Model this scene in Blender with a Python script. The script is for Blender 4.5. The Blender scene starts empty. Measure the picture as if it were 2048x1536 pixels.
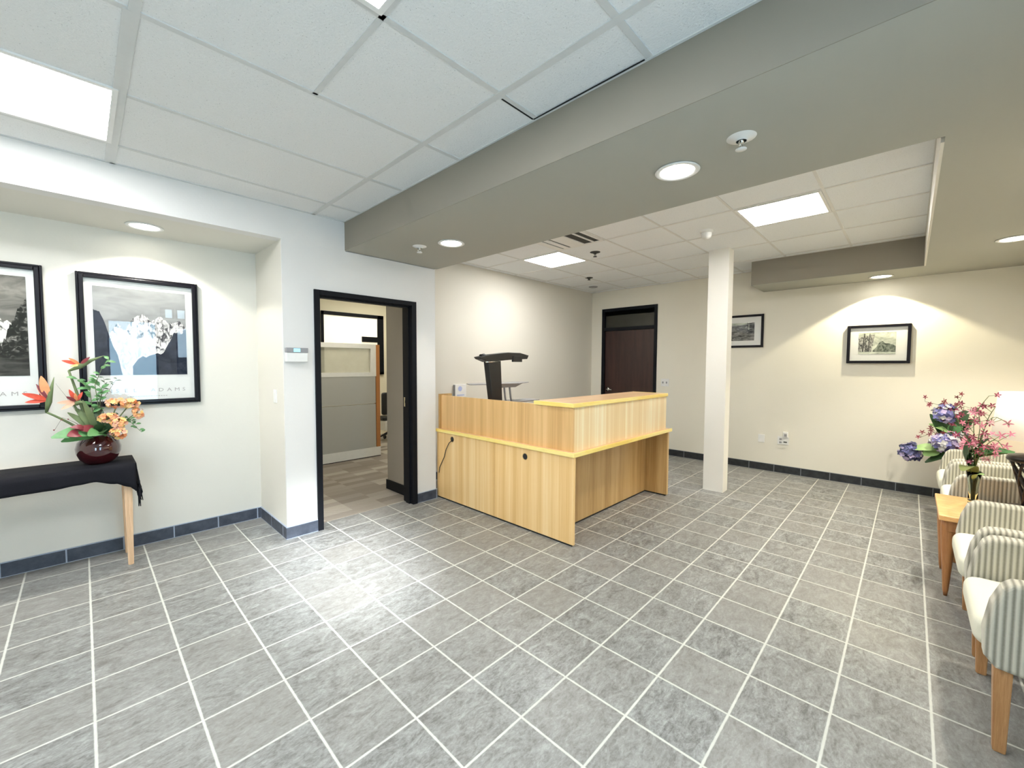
import bpy, bmesh, math, random
from mathutils import Vector, Matrix, Euler, noise

S = 0.305                      # one floor tile pitch in metres; everything below is in tile units ("feet")
rnd = random.Random(7)
scn = bpy.context.scene
COL = scn.collection
PI = math.pi

# ------------------------------------------------------------------ materials
def new_mat(name):
    m = bpy.data.materials.new(name); m.use_nodes = True
    nt = m.node_tree; b = nt.nodes['Principled BSDF']
    return m, nt, b
def lk(nt, a, b): nt.links.new(a, b)
def node(nt, t, **kw):
    n = nt.nodes.new(t)
    for k, v in kw.items(): setattr(n, k, v)
    return n
def mth(nt, op, a, b=None, c=None):
    n = node(nt, 'ShaderNodeMath', operation=op)
    for i, v in enumerate((a, b, c)):
        if v is None: continue
        if isinstance(v, (int, float)): n.inputs[i].default_value = v
        else: lk(nt, v, n.inputs[i])
    return n.outputs[0]
def mixc(nt, fac, a, b, blend='MIX'):
    n = node(nt, 'ShaderNodeMix', data_type='RGBA', blend_type=blend)
    if isinstance(fac, (int, float)): n.inputs[0].default_value = fac
    else: lk(nt, fac, n.inputs[0])
    for i, v in ((6, a), (7, b)):
        if isinstance(v, (tuple, list)): n.inputs[i].default_value = (*v[:3], 1)
        else: lk(nt, v, n.inputs[i])
    return n.outputs[2]
def ramp(nt, fac, stops):
    n = node(nt, 'ShaderNodeValToRGB'); r = n.color_ramp
    while len(r.elements) < len(stops): r.elements.new(0.5)
    for e, (p, c) in zip(r.elements, stops):
        e.position = p; e.color = (*c, 1) if len(c) == 3 else c
    lk(nt, fac, n.inputs[0]); return n.outputs[0]
def objco(nt, scale=(1, 1, 1)):
    tc = node(nt, 'ShaderNodeTexCoord'); mp = node(nt, 'ShaderNodeMapping')
    mp.inputs['Scale'].default_value = scale
    lk(nt, tc.outputs['Object'], mp.inputs[0]); return mp.outputs[0]
def noise_t(nt, vec, scale, detail=4, rough=.55, dist=0):
    n = node(nt, 'ShaderNodeTexNoise'); lk(nt, vec, n.inputs['Vector'])
    n.inputs['Scale'].default_value = scale; n.inputs['Detail'].default_value = detail
    n.inputs['Roughness'].default_value = rough; n.inputs['Distortion'].default_value = dist
    return n.outputs[0]
def bump(nt, b, h, strength=.3, dist=.01):
    n = node(nt, 'ShaderNodeBump'); n.inputs['Strength'].default_value = strength
    n.inputs['Distance'].default_value = dist; lk(nt, h, n.inputs['Height'])
    lk(nt, n.outputs[0], b.inputs['Normal'])

def plain(name, col, rough=.5, metal=0, spec=None, emit=None, estr=0, coat=0, var=.06, vscale=18):
    m, nt, b = new_mat(name)
    v = objco(nt); n = noise_t(nt, v, vscale, 3)
    c2 = tuple(max(0, c*(1-var)) for c in col); c1 = tuple(min(1, c*(1+var)) for c in col)
    lk(nt, mixc(nt, n, c2, c1), b.inputs['Base Color'])
    b.inputs['Roughness'].default_value = rough; b.inputs['Metallic'].default_value = metal
    if spec is not None: b.inputs['Specular IOR Level'].default_value = spec
    if coat: b.inputs['Coat Weight'].default_value = coat; b.inputs['Coat Roughness'].default_value = .05
    if emit: b.inputs['Emission Color'].default_value = (*emit, 1); b.inputs['Emission Strength'].default_value = estr
    return m
def paint(name, col, sc=60):
    m, nt, b = new_mat(name); v = objco(nt)
    n = noise_t(nt, v, sc, 3); n2 = noise_t(nt, v, 1.3, 2)
    c = mixc(nt, n2, tuple(x*.975 for x in col), tuple(min(1, x*1.02) for x in col))
    lk(nt, c, b.inputs['Base Color']); b.inputs['Roughness'].default_value = .75
    b.inputs['Specular IOR Level'].default_value = .25
    bump(nt, b, n, .12, .004); return m

def edge_dist(nt, val):                 # distance to nearest integer
    f = mth(nt, 'FRACT', mth(nt, 'ADD', val, .5)); return mth(nt, 'ABSOLUTE', mth(nt, 'SUBTRACT', f, .5))

def floor_mat():
    m, nt, b = new_mat('slate_tile_floor')
    v = objco(nt, (1/S, 1/S, 1/S)); sp = node(nt, 'ShaderNodeSeparateXYZ'); lk(nt, v, sp.inputs[0])
    d = mth(nt, 'MINIMUM', edge_dist(nt, sp.outputs[0]), edge_dist(nt, sp.outputs[1]))
    wob = mth(nt, 'MULTIPLY', mth(nt, 'SUBTRACT', noise_t(nt, v, 9, 2), .5), .012)
    d2 = mth(nt, 'ADD', d, wob)
    g = node(nt, 'ShaderNodeMapRange'); lk(nt, d2, g.inputs[0]); g.inputs[1].default_value = .010; g.inputs[2].default_value = .021
    g.clamp = True
    cell = node(nt, 'ShaderNodeCombineXYZ')
    lk(nt, mth(nt, 'FLOOR', sp.outputs[0]), cell.inputs[0]); lk(nt, mth(nt, 'FLOOR', sp.outputs[1]), cell.inputs[1])
    wn = node(nt, 'ShaderNodeTexWhiteNoise', noise_dimensions='2D'); lk(nt, cell.outputs[0], wn.inputs[0])
    off = node(nt, 'ShaderNodeVectorMath', operation='MULTIPLY_ADD')
    lk(nt, wn.outputs['Color'], off.inputs[0]); off.inputs[1].default_value = (31, 17, 9); lk(nt, v, off.inputs[2])
    st = node(nt, 'ShaderNodeMapping'); st.inputs['Scale'].default_value = (1.0, 1.9, 1); lk(nt, off.outputs[0], st.inputs[0])
    n1 = noise_t(nt, st.outputs[0], 2.6, 8, .72, 1.2); n2 = noise_t(nt, st.outputs[0], 14, 6, .75, .5)
    mixn = mth(nt, 'ADD', mth(nt, 'MULTIPLY', n1, .55), mth(nt, 'MULTIPLY', n2, .45))
    base = ramp(nt, mixn, [(.39, (.13, .127, .122)), (.465, (.215, .217, .211)), (.535, (.29, .298, .292)), (.62, (.40, .413, .405))])
    hue = mixc(nt, mth(nt, 'MULTIPLY', wn.outputs['Value'], .55), base, (.225, .215, .20), 'MIX')
    val = mth(nt, 'ADD', mth(nt, 'MULTIPLY', wn.outputs['Value'], .16), .92)
    tint = node(nt, 'ShaderNodeVectorMath', operation='SCALE'); lk(nt, hue, tint.inputs[0]); lk(nt, val, tint.inputs['Scale'])
    grout = mixc(nt, noise_t(nt, v, 6, 3), (.50, .51, .475), (.66, .67, .62))
    c = mixc(nt, g.outputs[0], grout, tint.outputs[0])
    lk(nt, c, b.inputs['Base Color'])
    b.inputs['Specular IOR Level'].default_value = .32
    r = mth(nt, 'ADD', mth(nt, 'MULTIPLY', n2, .22), .27)
    r2 = mth(nt, 'ADD', r, mth(nt, 'MULTIPLY', mth(nt, 'SUBTRACT', 1, g.outputs[0]), .4))
    lk(nt, r2, b.inputs['Roughness'])
    h = mth(nt, 'ADD', mth(nt, 'MULTIPLY', g.outputs[0], .6), mth(nt, 'MULTIPLY', mixn, .35))
    bump(nt, b, h, .22, .006); return m

def slate_base(name, axis, cc=((.035, .043, .062), (.072, .085, .115))):
    m, nt, b = new_mat(name)
    v = objco(nt, (1/S, 1/S, 1/S)); sp = node(nt, 'ShaderNodeSeparateXYZ'); lk(nt, v, sp.inputs[0])
    d = edge_dist(nt, mth(nt, 'ADD', sp.outputs[axis], .37))
    g = mth(nt, 'GREATER_THAN', d, .014)
    n = noise_t(nt, v, 5, 5, .6)
    c = ramp(nt, n, [(.3, cc[0]), (.7, cc[1])])
    top = mth(nt, 'LESS_THAN', sp.outputs[2], .318)
    bot = mth(nt, 'GREATER_THAN', sp.outputs[2], .014)
    k = mth(nt, 'MULTIPLY', mth(nt, 'MULTIPLY', g, top), bot)
    lk(nt, mixc(nt, k, tuple(min(.5, x*4+.06) for x in cc[1]), c), b.inputs['Base Color'])
    b.inputs['Roughness'].default_value = .45; bump(nt, b, n, .15, .004); return m

def ceil_mat(name, col):
    m, nt, b = new_mat(name); v = objco(nt, (1/S, 1/S, 1/S))
    n = noise_t(nt, v, 30, 4, .7); vo = node(nt, 'ShaderNodeTexVoronoi'); lk(nt, v, vo.inputs[0]); vo.inputs['Scale'].default_value = 26
    hole = mth(nt, 'LESS_THAN', mth(nt, 'ADD', vo.outputs[0], mth(nt, 'MULTIPLY', n, .5)), .34)
    c = mixc(nt, n, tuple(x*.88 for x in col), col)
    c = mixc(nt, mth(nt, 'MULTIPLY', hole, .75), c, tuple(x*.42 for x in col))
    lk(nt, c, b.inputs['Base Color']); b.inputs['Roughness'].default_value = .95; b.inputs['Specular IOR Level'].default_value = .1
    h = mth(nt, 'SUBTRACT', n, mth(nt, 'MULTIPLY', hole, .6)); bump(nt, b, h, .6, .008); return m

def wood(name, c1, c2, c3, stripe=(4.2, 4.2, .12), rough=.38, band=True):
    m, nt, b = new_mat(name); v = objco(nt, (1/S, 1/S, 1/S))
    mp = node(nt, 'ShaderNodeMapping'); mp.inputs['Scale'].default_value = stripe; lk(nt, v, mp.inputs[0])
    n1 = noise_t(nt, mp.outputs[0], 1.6, 4, .5, .2)
    mp2 = node(nt, 'ShaderNodeMapping'); mp2.inputs['Scale'].default_value = tuple(s*7 for s in stripe); lk(nt, v, mp2.inputs[0])
    n2 = noise_t(nt, mp2.outputs[0], 2.0, 5, .6, .4)
    n = mth(nt, 'ADD', mth(nt, 'MULTIPLY', n1, .65), mth(nt, 'MULTIPLY', n2, .35))
    lk(nt, ramp(nt, n, [(.40, c1), (.5, c2), (.60, c3)]), b.inputs['Base Color'])
    b.inputs['Roughness'].default_value = rough; b.inputs['Coat Weight'].default_value = .15
    bump(nt, b, n2, .05, .002); return m

def rib_mat(name, axis, pitch, light, dark):
    m, nt, b = new_mat(name); v = objco(nt, (1/S, 1/S, 1/S)); sp = node(nt, 'ShaderNodeSeparateXYZ'); lk(nt, v, sp.inputs[0])
    s = mth(nt, 'SINE', mth(nt, 'MULTIPLY', sp.outputs[axis], 2*PI/pitch))
    w = mth(nt, 'ADD', mth(nt, 'MULTIPLY', s, .5), .5)
    n = noise_t(nt, v, 45, 4, .7)
    w2 = mth(nt, 'ADD', mth(nt, 'MULTIPLY', w, .75), mth(nt, 'MULTIPLY', n, .25))
    lk(nt, ramp(nt, w2, [(.12, dark), (.75, light)]), b.inputs['Base Color'])
    b.inputs['Roughness'].default_value = .95; b.inputs['Specular IOR Level'].default_value = .1
    b.inputs['Sheen Weight'].default_value = .2
    bump(nt, b, w2, .5, .006); return m
def cloth(name, col, sc=120, var=.15, rough=.95):
    m, nt, b = new_mat(name); v = objco(nt, (1/S, 1/S, 1/S)); n = noise_t(nt, v, sc, 3, .7)
    lk(nt, mixc(nt, n, tuple(x*(1-var) for x in col), tuple(min(1, x*(1+var)) for x in col)), b.inputs['Base Color'])
    b.inputs['Roughness'].default_value = rough; b.inputs['Specular IOR Level'].default_value = .15
    bump(nt, b, n, .25, .003); return m
def carpet_mat():
    m, nt, b = new_mat('office_carpet'); v = objco(nt, (1/S, 1/S, 1/S))
    sp = node(nt, 'ShaderNodeSeparateXYZ'); lk(nt, v, sp.inputs[0])
    cell = node(nt, 'ShaderNodeCombineXYZ')
    lk(nt, mth(nt, 'FLOOR', mth(nt, 'MULTIPLY', sp.outputs[0], 1.0)), cell.inputs[0])
    lk(nt, mth(nt, 'FLOOR', mth(nt, 'MULTIPLY', sp.outputs[1], 2.6)), cell.inputs[1])
    wn = node(nt, 'ShaderNodeTexWhiteNoise', noise_dimensions='2D'); lk(nt, cell.outputs[0], wn.inputs[0])
    s = mth(nt, 'SINE', mth(nt, 'MULTIPLY', mth(nt, 'ADD', sp.outputs[0], sp.outputs[1]), 46))
    n = mth(nt, 'ADD', mth(nt, 'MULTIPLY', wn.outputs[0], .7), mth(nt, 'MULTIPLY', s, .10))
    n = mth(nt, 'ADD', n, mth(nt, 'MULTIPLY', noise_t(nt, v, 40, 3), .25))
    lk(nt, ramp(nt, n, [(.15, (.24, .21, .18)), (.55, (.33, .295, .255)), (.88, (.47, .43, .37))]), b.inputs['Base Color'])
    b.inputs['Roughness'].default_value = .98; b.inputs['Specular IOR Level'].default_value = .05; return m
def emis(name, col, strength):
    m, nt, b = new_mat(name)
    n = noise_t(nt, objco(nt), 5, 1)
    lk(nt, mixc(nt, mth(nt, 'MULTIPLY', n, .05), col, (1, 1, 1)), b.inputs['Emission Color'])
    b.inputs['Emission Strength'].default_value = strength; b.inputs['Base Color'].default_value = (.9, .9, .9, 1); return m
def glass_pane(name, tint=(1, 1, 1), refl=.12, rough=.01, opac=.0, opc=(.6, .6, .55)):
    m = bpy.data.materials.new(name); m.use_nodes = True; nt = m.node_tree; nt.nodes.clear()
    o = node(nt, 'ShaderNodeOutputMaterial'); t = node(nt, 'ShaderNodeBsdfTransparent'); t.inputs[0].default_value = (*tint, 1)
    g = node(nt, 'ShaderNodeBsdfGlossy'); g.inputs['Roughness'].default_value = rough
    fr = node(nt, 'ShaderNodeLayerWeight')
    f = mth(nt, 'ADD', mth(nt, 'MULTIPLY', mth(nt, 'POWER', fr.outputs['Facing'], 5.0), .9), refl+.03)
    mx = node(nt, 'ShaderNodeMixShader'); lk(nt, f, mx.inputs[0]); lk(nt, t.outputs[0], mx.inputs[1]); lk(nt, g.outputs[0], mx.inputs[2])
    out = mx.outputs[0]
    if opac:
        d = node(nt, 'ShaderNodeBsdfDiffuse')
        v = objco(nt, (1/S, 1/S, 1/S)); n = noise_t(nt, v, 2.2, 3)
        lk(nt, mixc(nt, n, tuple(x*.8 for x in opc), opc), d.inputs[0])
        m2 = node(nt, 'ShaderNodeMixShader'); m2.inputs[0].default_value = opac
        lk(nt, out, m2.inputs[1]); lk(nt, d.outputs[0], m2.inputs[2]); out = m2.outputs[0]
    lk(nt, out, o.inputs[0]); return m
def real_glass(name, tint=(.9, 1, .95)):
    m, nt, b = new_mat(name); n = noise_t(nt, objco(nt), 8, 1)
    lk(nt, mixc(nt, mth(nt, 'MULTIPLY', n, .1), tint, (1, 1, 1)), b.inputs['Base Color'])
    b.inputs['Roughness'].default_value = .02; b.inputs['Transmission Weight'].default_value = 1; b.inputs['IOR'].default_value = 1.3; return m
def photo_tone(name, dark, light, sc, stretch=(1, 1, 1), detail=8, contrast=(.35, .65), distort=.5, rough=.6):
    m, nt, b = new_mat(name); v = objco(nt, tuple(s/S for s in stretch))
    n = noise_t(nt, v, sc, detail, .68, distort)
    lk(nt, ramp(nt, n, [(contrast[0], dark), (contrast[1], light)]), b.inputs['Base Color'])
    b.inputs['Roughness'].default_value = rough; b.inputs['Specular IOR Level'].default_value = .1; return m

M = {}
WALLC = (.745, .725, .66)
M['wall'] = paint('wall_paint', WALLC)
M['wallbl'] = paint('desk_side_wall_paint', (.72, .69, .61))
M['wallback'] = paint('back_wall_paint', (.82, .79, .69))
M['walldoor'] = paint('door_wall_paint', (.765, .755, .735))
M['soffit'] = paint('soffit_paint_shaded', (.29, .265, .22))  # same paint as the next, darkened to carry shade on the side faces
M['soffitR'] = paint('soffit_paint_lit', (.42, .42, .37))
M['column'] = paint('column_paint', (.88, .86, .80))
M['floor'] = floor_mat()
M['baseX'] = slate_base('slate_baseboard_x', 0); M['baseY'] = slate_base('slate_baseboard_y', 1)
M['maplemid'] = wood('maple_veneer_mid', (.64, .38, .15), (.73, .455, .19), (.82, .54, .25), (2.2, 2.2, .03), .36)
M['baseYdark'] = slate_base('slate_baseboard_dark', 1, ((.012, .014, .018), (.032, .037, .042)))
M['ceil'] = ceil_mat('acoustic_tile', (.91, .92, .915)); M['ceil2'] = ceil_mat('acoustic_tile_back', (.92, .945, .96))
M['tbar'] = plain('grid_white', (.66, .67, .66), .5); M['tbar2'] = plain('grid_white_bright', (.74, .74, .72), .5)
M['blackframe'] = plain('dark_metal_frame', (.005, .006, .009), .5, spec=.18, var=.2)
M['darkgap'] = plain('dark_gap', (.01, .01, .01), .9)
M['darkdoor'] = wood('dark_cherry_door', (.026, .009, .008), (.034, .012, .010), (.044, .016, .013), (3, 3, .3), .35)
M['chrome'] = plain('satin_chrome', (.75, .74, .70), .22, metal=1)
M['carpet'] = carpet_mat()
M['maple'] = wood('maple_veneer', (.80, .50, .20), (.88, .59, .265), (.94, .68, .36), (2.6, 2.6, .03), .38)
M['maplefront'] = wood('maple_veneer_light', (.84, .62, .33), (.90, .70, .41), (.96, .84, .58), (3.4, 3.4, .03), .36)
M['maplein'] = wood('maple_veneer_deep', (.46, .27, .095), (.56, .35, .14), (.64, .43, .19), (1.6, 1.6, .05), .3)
M['mapleedge'] = wood('maple_edge_sheen', (.95, .68, .16), (.97, .75, .22), (.98, .80, .30), (.3, .3, 3), .32)  # yellow brightened to paint in the specular sheen of the edge
M['mapletop'] = wood('maple_counter_top', (.74, .46, .25), (.80, .52, .29), (.86, .58, .34), (.15, 2.2, 1), .28)
M['legwood'] = wood('chair_leg_wood', (.44, .22, .085), (.53, .285, .12), (.61, .35, .16), (7, 7, .35), .4)
M['tablewood'] = wood('end_table_top_wood', (.78, .40, .13), (.88, .50, .19), (.94, .60, .27), (1.2, .5, 1), .3)
M['tableleg'] = wood('end_table_leg_wood', (.38, .16, .055), (.46, .205, .075), (.53, .255, .10), (7, 7, .3), .35)
M['consolewood'] = wood('console_leg_wood', (.66, .42, .24), (.76, .51, .31), (.82, .58, .37), (7, 7, .3), .45)
M['rib'] = rib_mat('ribbed_arm_fabric', 1, .062, (.60, .58, .49), (.27, .258, .21))
M['ribx'] = rib_mat('ribbed_back_fabric', 0, .062, (.60, .58, .49), (.27, .258, .21))
M['seatfab'] = cloth('cream_seat_fabric', (.80, .79, .66), 60, .05)
M['blackcloth'] = cloth('black_runner_cloth', (.011, .011, .015), 70, .4, .8)
M['vasered'] = plain('oxblood_glaze', (.045, .004, .006), .06, var=.3, coat=1)
M['white'] = plain('white_plastic', (.82, .82, .80), .4)
M['whitetrim'] = plain('white_trim', (.80, .79, .74), .45)
M['greyplastic'] = plain('grey_plastic', (.30, .30, .31), .4)
M['black'] = plain('black_plastic', (.012, .012, .013), .4, var=.3)
M['darkslot'] = plain('dark_slot', (.05, .05, .045), .8)
M['display'] = plain('cyan_display', (.2, .6, .8), .3, emit=(.25, .75, 1.0), estr=1.2)
M['panelfab'] = cloth('grey_panel_fabric', (.47, .465, .425), 60, .08)
M['frost'] = glass_pane('frosted_pane', (.9, .9, .86), 0, .25, .55, (.62, .60, .49))
M['orangetrim'] = plain('orange_wood_end_trim', (.46, .19, .06), .4)
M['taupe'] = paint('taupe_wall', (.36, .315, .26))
M['creamlit'] = paint('office_wall_cream', (.86, .81, .64))
M['lightpanel'] = emis('prismatic_diffuser', (.98, .985, 1.0), 24)
M['lightpanelB'] = emis('prismatic_diffuser_back', (1.0, .985, .97), 29)
M['lightdim'] = emis('diffuser_shaded_half', (1.0, .99, .93), 6)
M['lens'] = emis('downlight_lens', (1.0, .95, .84), 14)
M['officelight'] = emis('office_diffuser', (1.0, .94, .80), 9)
M['posterglass'] = glass_pane('poster_glass', (1, 1, 1), .0, .012)
M['mat'] = plain('white_mat_board', (.82, .83, .80), .7, var=.02)
M['frameblk'] = plain('black_lacquer_frame', (.004, .003, .006), .35, spec=.25, var=.3, coat=.05)
M['letter'] = plain('grey_print_ink', (.40, .38, .37), .7)
M['teak'] = plain('dark_wicker', (.018, .012, .012), .35, var=.4)
M['shade'] = plain('cream_lamp_shade', (.93, .86, .74), .8, emit=(1.0, .86, .68), estr=.3, var=.02)
M['glass'] = real_glass('clear_vase_glass')
M['cord'] = plain('black_cord', (.02, .018, .015), .5)
M['skyglass'] = glass_pane('storefront_glass', (.95, 1, 1), .02, .0)

# ------------------------------------------------------------------ mesh helpers
def V(*a): return Vector(a[0] if len(a) == 1 else a)
def box(bm, lo, hi, bev=0, seg=2, mi=0):
    lo, hi = V(lo), V(hi); c = (lo+hi)/2; d = hi-lo
    r = bmesh.ops.create_cube(bm, size=1, matrix=Matrix.Translation(c) @ Matrix.Diagonal((d.x, d.y, d.z, 1)))
    vs = r['verts']; fs = {f for v in vs for f in v.link_faces}
    for f in fs: f.material_index = mi
    if bev:
        es = list({e for v in vs for e in v.link_edges})
        rr = bmesh.ops.bevel(bm, geom=es, offset=bev, segments=seg, affect='EDGES', profile=.5)
        for f in rr['faces']: f.material_index = mi
def softbox(bm, lo, hi, r, n=10, crown=0.0, cut=None):
    lo, hi = V(lo), V(hi); c = (lo+hi)/2; h = (hi-lo)/2
    t = bmesh.new(); bmesh.ops.create_cube(t, size=2)
    bmesh.ops.subdivide_edges(t, edges=t.edges[:], cuts=n, use_grid_fill=True)
    for v in t.verts:
        # concentrate vertices toward the edges so the rounding is smooth
        p = V([math.copysign(abs(x)**.55, x) for x in v.co]); p = V(p.x*h.x, p.y*h.y, p.z*h.z)
        q = V([max(-(h[i]-r), min(h[i]-r, p[i])) for i in range(3)]); d = p-q
        if d.length > 1e-6: p = q+d.normalized()*r
        if crown: p.z += crown*(1-(p.x/h.x)**2)*(1-(p.y/h.y)**2)*(1 if p.z > 0 else -.2)
        v.co = c+p
    me = bpy.data.meshes.new('t'); t.to_mesh(me); t.free(); bm.from_mesh(me); bpy.data.meshes.remove(me)
def prism(bm, pts, axis, a, b, bev=0, seg=3, mi=0):
    """extrude closed 2D profile pts along axis from a to b; pts are the two other coords in cyclic order"""
    def mk(p, t):
        return V(t, p[0], p[1]) if axis == 0 else V(p[0], t, p[1]) if axis == 1 else V(p[0], p[1], t)
    A = [bm.verts.new(mk(p, a)) for p in pts]; B = [bm.verts.new(mk(p, b)) for p in pts]
    fs = [bm.faces.new(A), bm.faces.new(B[::-1])]; n = len(pts)
    for i in range(n): fs.append(bm.faces.new((A[i], B[i], B[(i+1) % n], A[(i+1) % n])))
    for f in fs: f.material_index = mi
    bmesh.ops.recalc_face_normals(bm, faces=fs)
    if bev:
        es = list({e for f in fs[:2] for e in f.edges})
        rr = bmesh.ops.bevel(bm, geom=es, offset=bev, segments=seg, affect='EDGES', profile=.5)
        for f in rr['faces']: f.material_index = mi
def tube(bm, pts, rads, seg=8, cap=True, mi=0):
    pts = [V(p) for p in pts]
    if isinstance(rads, (int, float)): rads = [rads]*len(pts)
    rings = []; up = V(0, 0, 1)
    for i, p in enumerate(pts):
        t = (pts[min(i+1, len(pts)-1)]-pts[max(i-1, 0)]).normalized()
        a = up-t*up.dot(t)
        if a.length < 1e-3: a = V(1, 0, 0)-t*t.x
        a.normalize(); b = t.cross(a); up = a
        rings.append([bm.verts.new(p+(a*math.cos(2*PI*k/seg)+b*math.sin(2*PI*k/seg))*rads[i]) for k in range(seg)])
    for r0, r1 in zip(rings, rings[1:]):
        for k in range(seg):
            f = bm.faces.new((r0[k], r0[(k+1) % seg], r1[(k+1) % seg], r1[k])); f.material_index = mi; f.smooth = True
    if cap:
        for r in (rings[0][::-1], rings[-1]): f = bm.faces.new(r); f.material_index = mi
def lathe(bm, prof, c, seg=40, mi=0, capb=True, capt=False):
    c = V(c); rings = []
    for r, z in prof: rings.append([bm.verts.new(c+V(r*math.cos(2*PI*k/seg), r*math.sin(2*PI*k/seg), z)) for k in range(seg)])
    for r0, r1 in zip(rings, rings[1:]):
        for k in range(seg):
            f = bm.faces.new((r0[k], r0[(k+1) % seg], r1[(k+1) % seg], r1[k])); f.smooth = True; f.material_index = mi
    if capb: bm.faces.new(rings[0][::-1]).material_index = mi
    if capt: bm.faces.new(rings[-1]).material_index = mi
def frustum(bm, c0, c1, a0, a1, b0=None, b1=None, bev=.01):
    """tapered square bar from c0 (half sizes a0,b0) to c1"""
    b0 = a0 if b0 is None else b0; b1 = a1 if b1 is None else b1
    vs = []
    for c, a, b in ((V(c0), a0, b0), (V(c1), a1, b1)):
        vs.append([bm.verts.new(c+V(sx*a, sy*b, 0)) for sx, sy in ((-1, -1), (1, -1), (1, 1), (-1, 1))])
    fs = [bm.faces.new(vs[0]), bm.faces.new(vs[1][::-1])]
    for i in range(4): fs.append(bm.faces.new((vs[0][i], vs[1][i], vs[1][(i+1) % 4], vs[0][(i+1) % 4])))
    bmesh.ops.recalc_face_normals(bm, faces=fs)
    if bev: bmesh.ops.bevel(bm, geom=list({e for f in fs for e in f.edges}), offset=bev, segments=2, affect='EDGES')
def leaf(bm, base, tip, w, nrm=(0, -1, .4), curl=.12, n=8, mi=0, power=.8, fold=.15):
    base, tip = V(base), V(tip); d = tip-base; L = d.length; t = d.normalized(); nrm = V(nrm)
    s = t.cross(nrm)
    if s.length < 1e-3: s = t.cross(V(1, 0, 0))
    s.normalize(); u = s.cross(t)
    rows = []
    for i in range(n+1):
        f = i/n; p = base+d*f+u*(curl*L*math.sin(PI*f)); ww = w*.5*math.sin(PI*min(1, max(0, f*.97+.015)))**power
        rows.append([bm.verts.new(p-s*ww+u*fold*ww), bm.verts.new(p), bm.verts.new(p+s*ww+u*fold*ww)])
    for r0, r1 in zip(rows, rows[1:]):
        for k in (0, 1):
            fc = bm.faces.new((r0[k], r0[k+1], r1[k+1], r1[k])); fc.smooth = True; fc.material_index = mi
def star(bm, c, r, n, w, nrm, mi=0, k0=0.0, lift=.25, steps=3):
    nrm = V(nrm).normalized(); a = nrm.cross(V(0, 0, 1))
    if a.length < .1: a = nrm.cross(V(1, 0, 0))
    a.normalize(); b = nrm.cross(a); c = V(c)
    for k in range(n):
        an = 2*PI*k/n+k0; d = (a*math.cos(an)+b*math.sin(an)+nrm*lift).normalized()
        leaf(bm, c, c+d*r, w, nrm, .05, steps, mi)

def finish(name, bm, mats, parent=None, smooth=False, origin=None, scale=True):
    """link bm (in feet, world coords) as one mesh object; origin (feet) becomes the object's origin"""
    bmesh.ops.scale(bm, vec=(S, S, S), verts=bm.verts)
    o_ = V(0, 0, 0)
    if parent is not None: o_ = parent.matrix_world.translation.copy() if False else V(parent['_o'])
    elif origin is not None: o_ = V(origin)*S
    bmesh.ops.translate(bm, vec=-o_, verts=bm.verts)
    me = bpy.data.meshes.new(name); bm.to_mesh(me); bm.free()
    if not isinstance(mats, (list, tuple)): mats = [mats]
    for m in mats: me.materials.append(m)
    if smooth:
        for p in me.polygons: p.use_smooth = True
    ob = bpy.data.objects.new(name, me); COL.objects.link(ob)
    ob['_o'] = tuple(o_)
    if parent is not None: ob.parent = parent
    else: ob.location = o_
    return ob
def thing(name, label, cat, loc, group=None):
    o = bpy.data.objects.new(name, None); COL.objects.link(o); o.empty_display_size = .1
    o.location = V(loc)*S; o['_o'] = tuple(V(loc)*S)
    o['label'] = label; o['category'] = cat
    if group: o['group'] = group
    return o
def tag(o, label, cat, group=None, kind=None):
    o['label'] = label; o['category'] = cat
    if group: o['group'] = group
    if kind: o['kind'] = kind
    return o
def struct(name, bm, m, label=None, cat=None, smooth=False):
    o = finish(name, bm, m, smooth=smooth); o['kind'] = 'structure'
    if label: o['label'] = label
    if cat: o['category'] = cat
    return o
def sbox(name, lo, hi, m, label=None, cat=None):
    bm = bmesh.new(); box(bm, lo, hi); return struct(name, bm, m, label, cat)
def pbox(name, lo, hi, m, parent, bev=0, seg=2):
    bm = bmesh.new(); box(bm, lo, hi, bev, seg); return finish(name, bm, m, parent)
def dup(root, loc, label=None, group=None, sx=1):
    r = root.copy(); COL.objects.link(r); r.location = V(loc)*S
    if label: r['label'] = label
    if group: r['group'] = group
    for ch in list(root.children):
        c = ch.copy(); COL.objects.link(c); c.parent = r
        for g in list(ch.children):
            d = g.copy(); COL.objects.link(d); d.parent = c
    return r
def text_mesh(bm, txt, h, spacing, fn, mi=0, res=2):
    """write txt as flat faces; fn maps (x,y) text coords -> world feet"""
    cu = bpy.data.curves.new('t', 'FONT'); cu.body = txt; cu.size = h; cu.space_character = spacing; cu.resolution_u = res
    ob = bpy.data.objects.new('t', cu); COL.objects.link(ob); bpy.context.view_layer.update()
    me = bpy.data.meshes.new_from_object(ob.evaluated_get(bpy.context.evaluated_depsgraph_get()))
    t = bmesh.new(); t.from_mesh(me); xs = [v.co.x for v in t.verts]; w = max(xs)-min(xs); x0 = min(xs)
    vm = {}
    for v in t.verts: vm[v] = bm.verts.new(fn((v.co.x-x0)/w, v.co.y, w))
    for f in t.faces:
        try: g = bm.faces.new([vm[v] for v in f.verts]); g.material_index = mi
        except ValueError: pass
    t.free(); bpy.data.meshes.remove(me); bpy.data.objects.remove(ob); bpy.data.curves.remove(cu)

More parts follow.
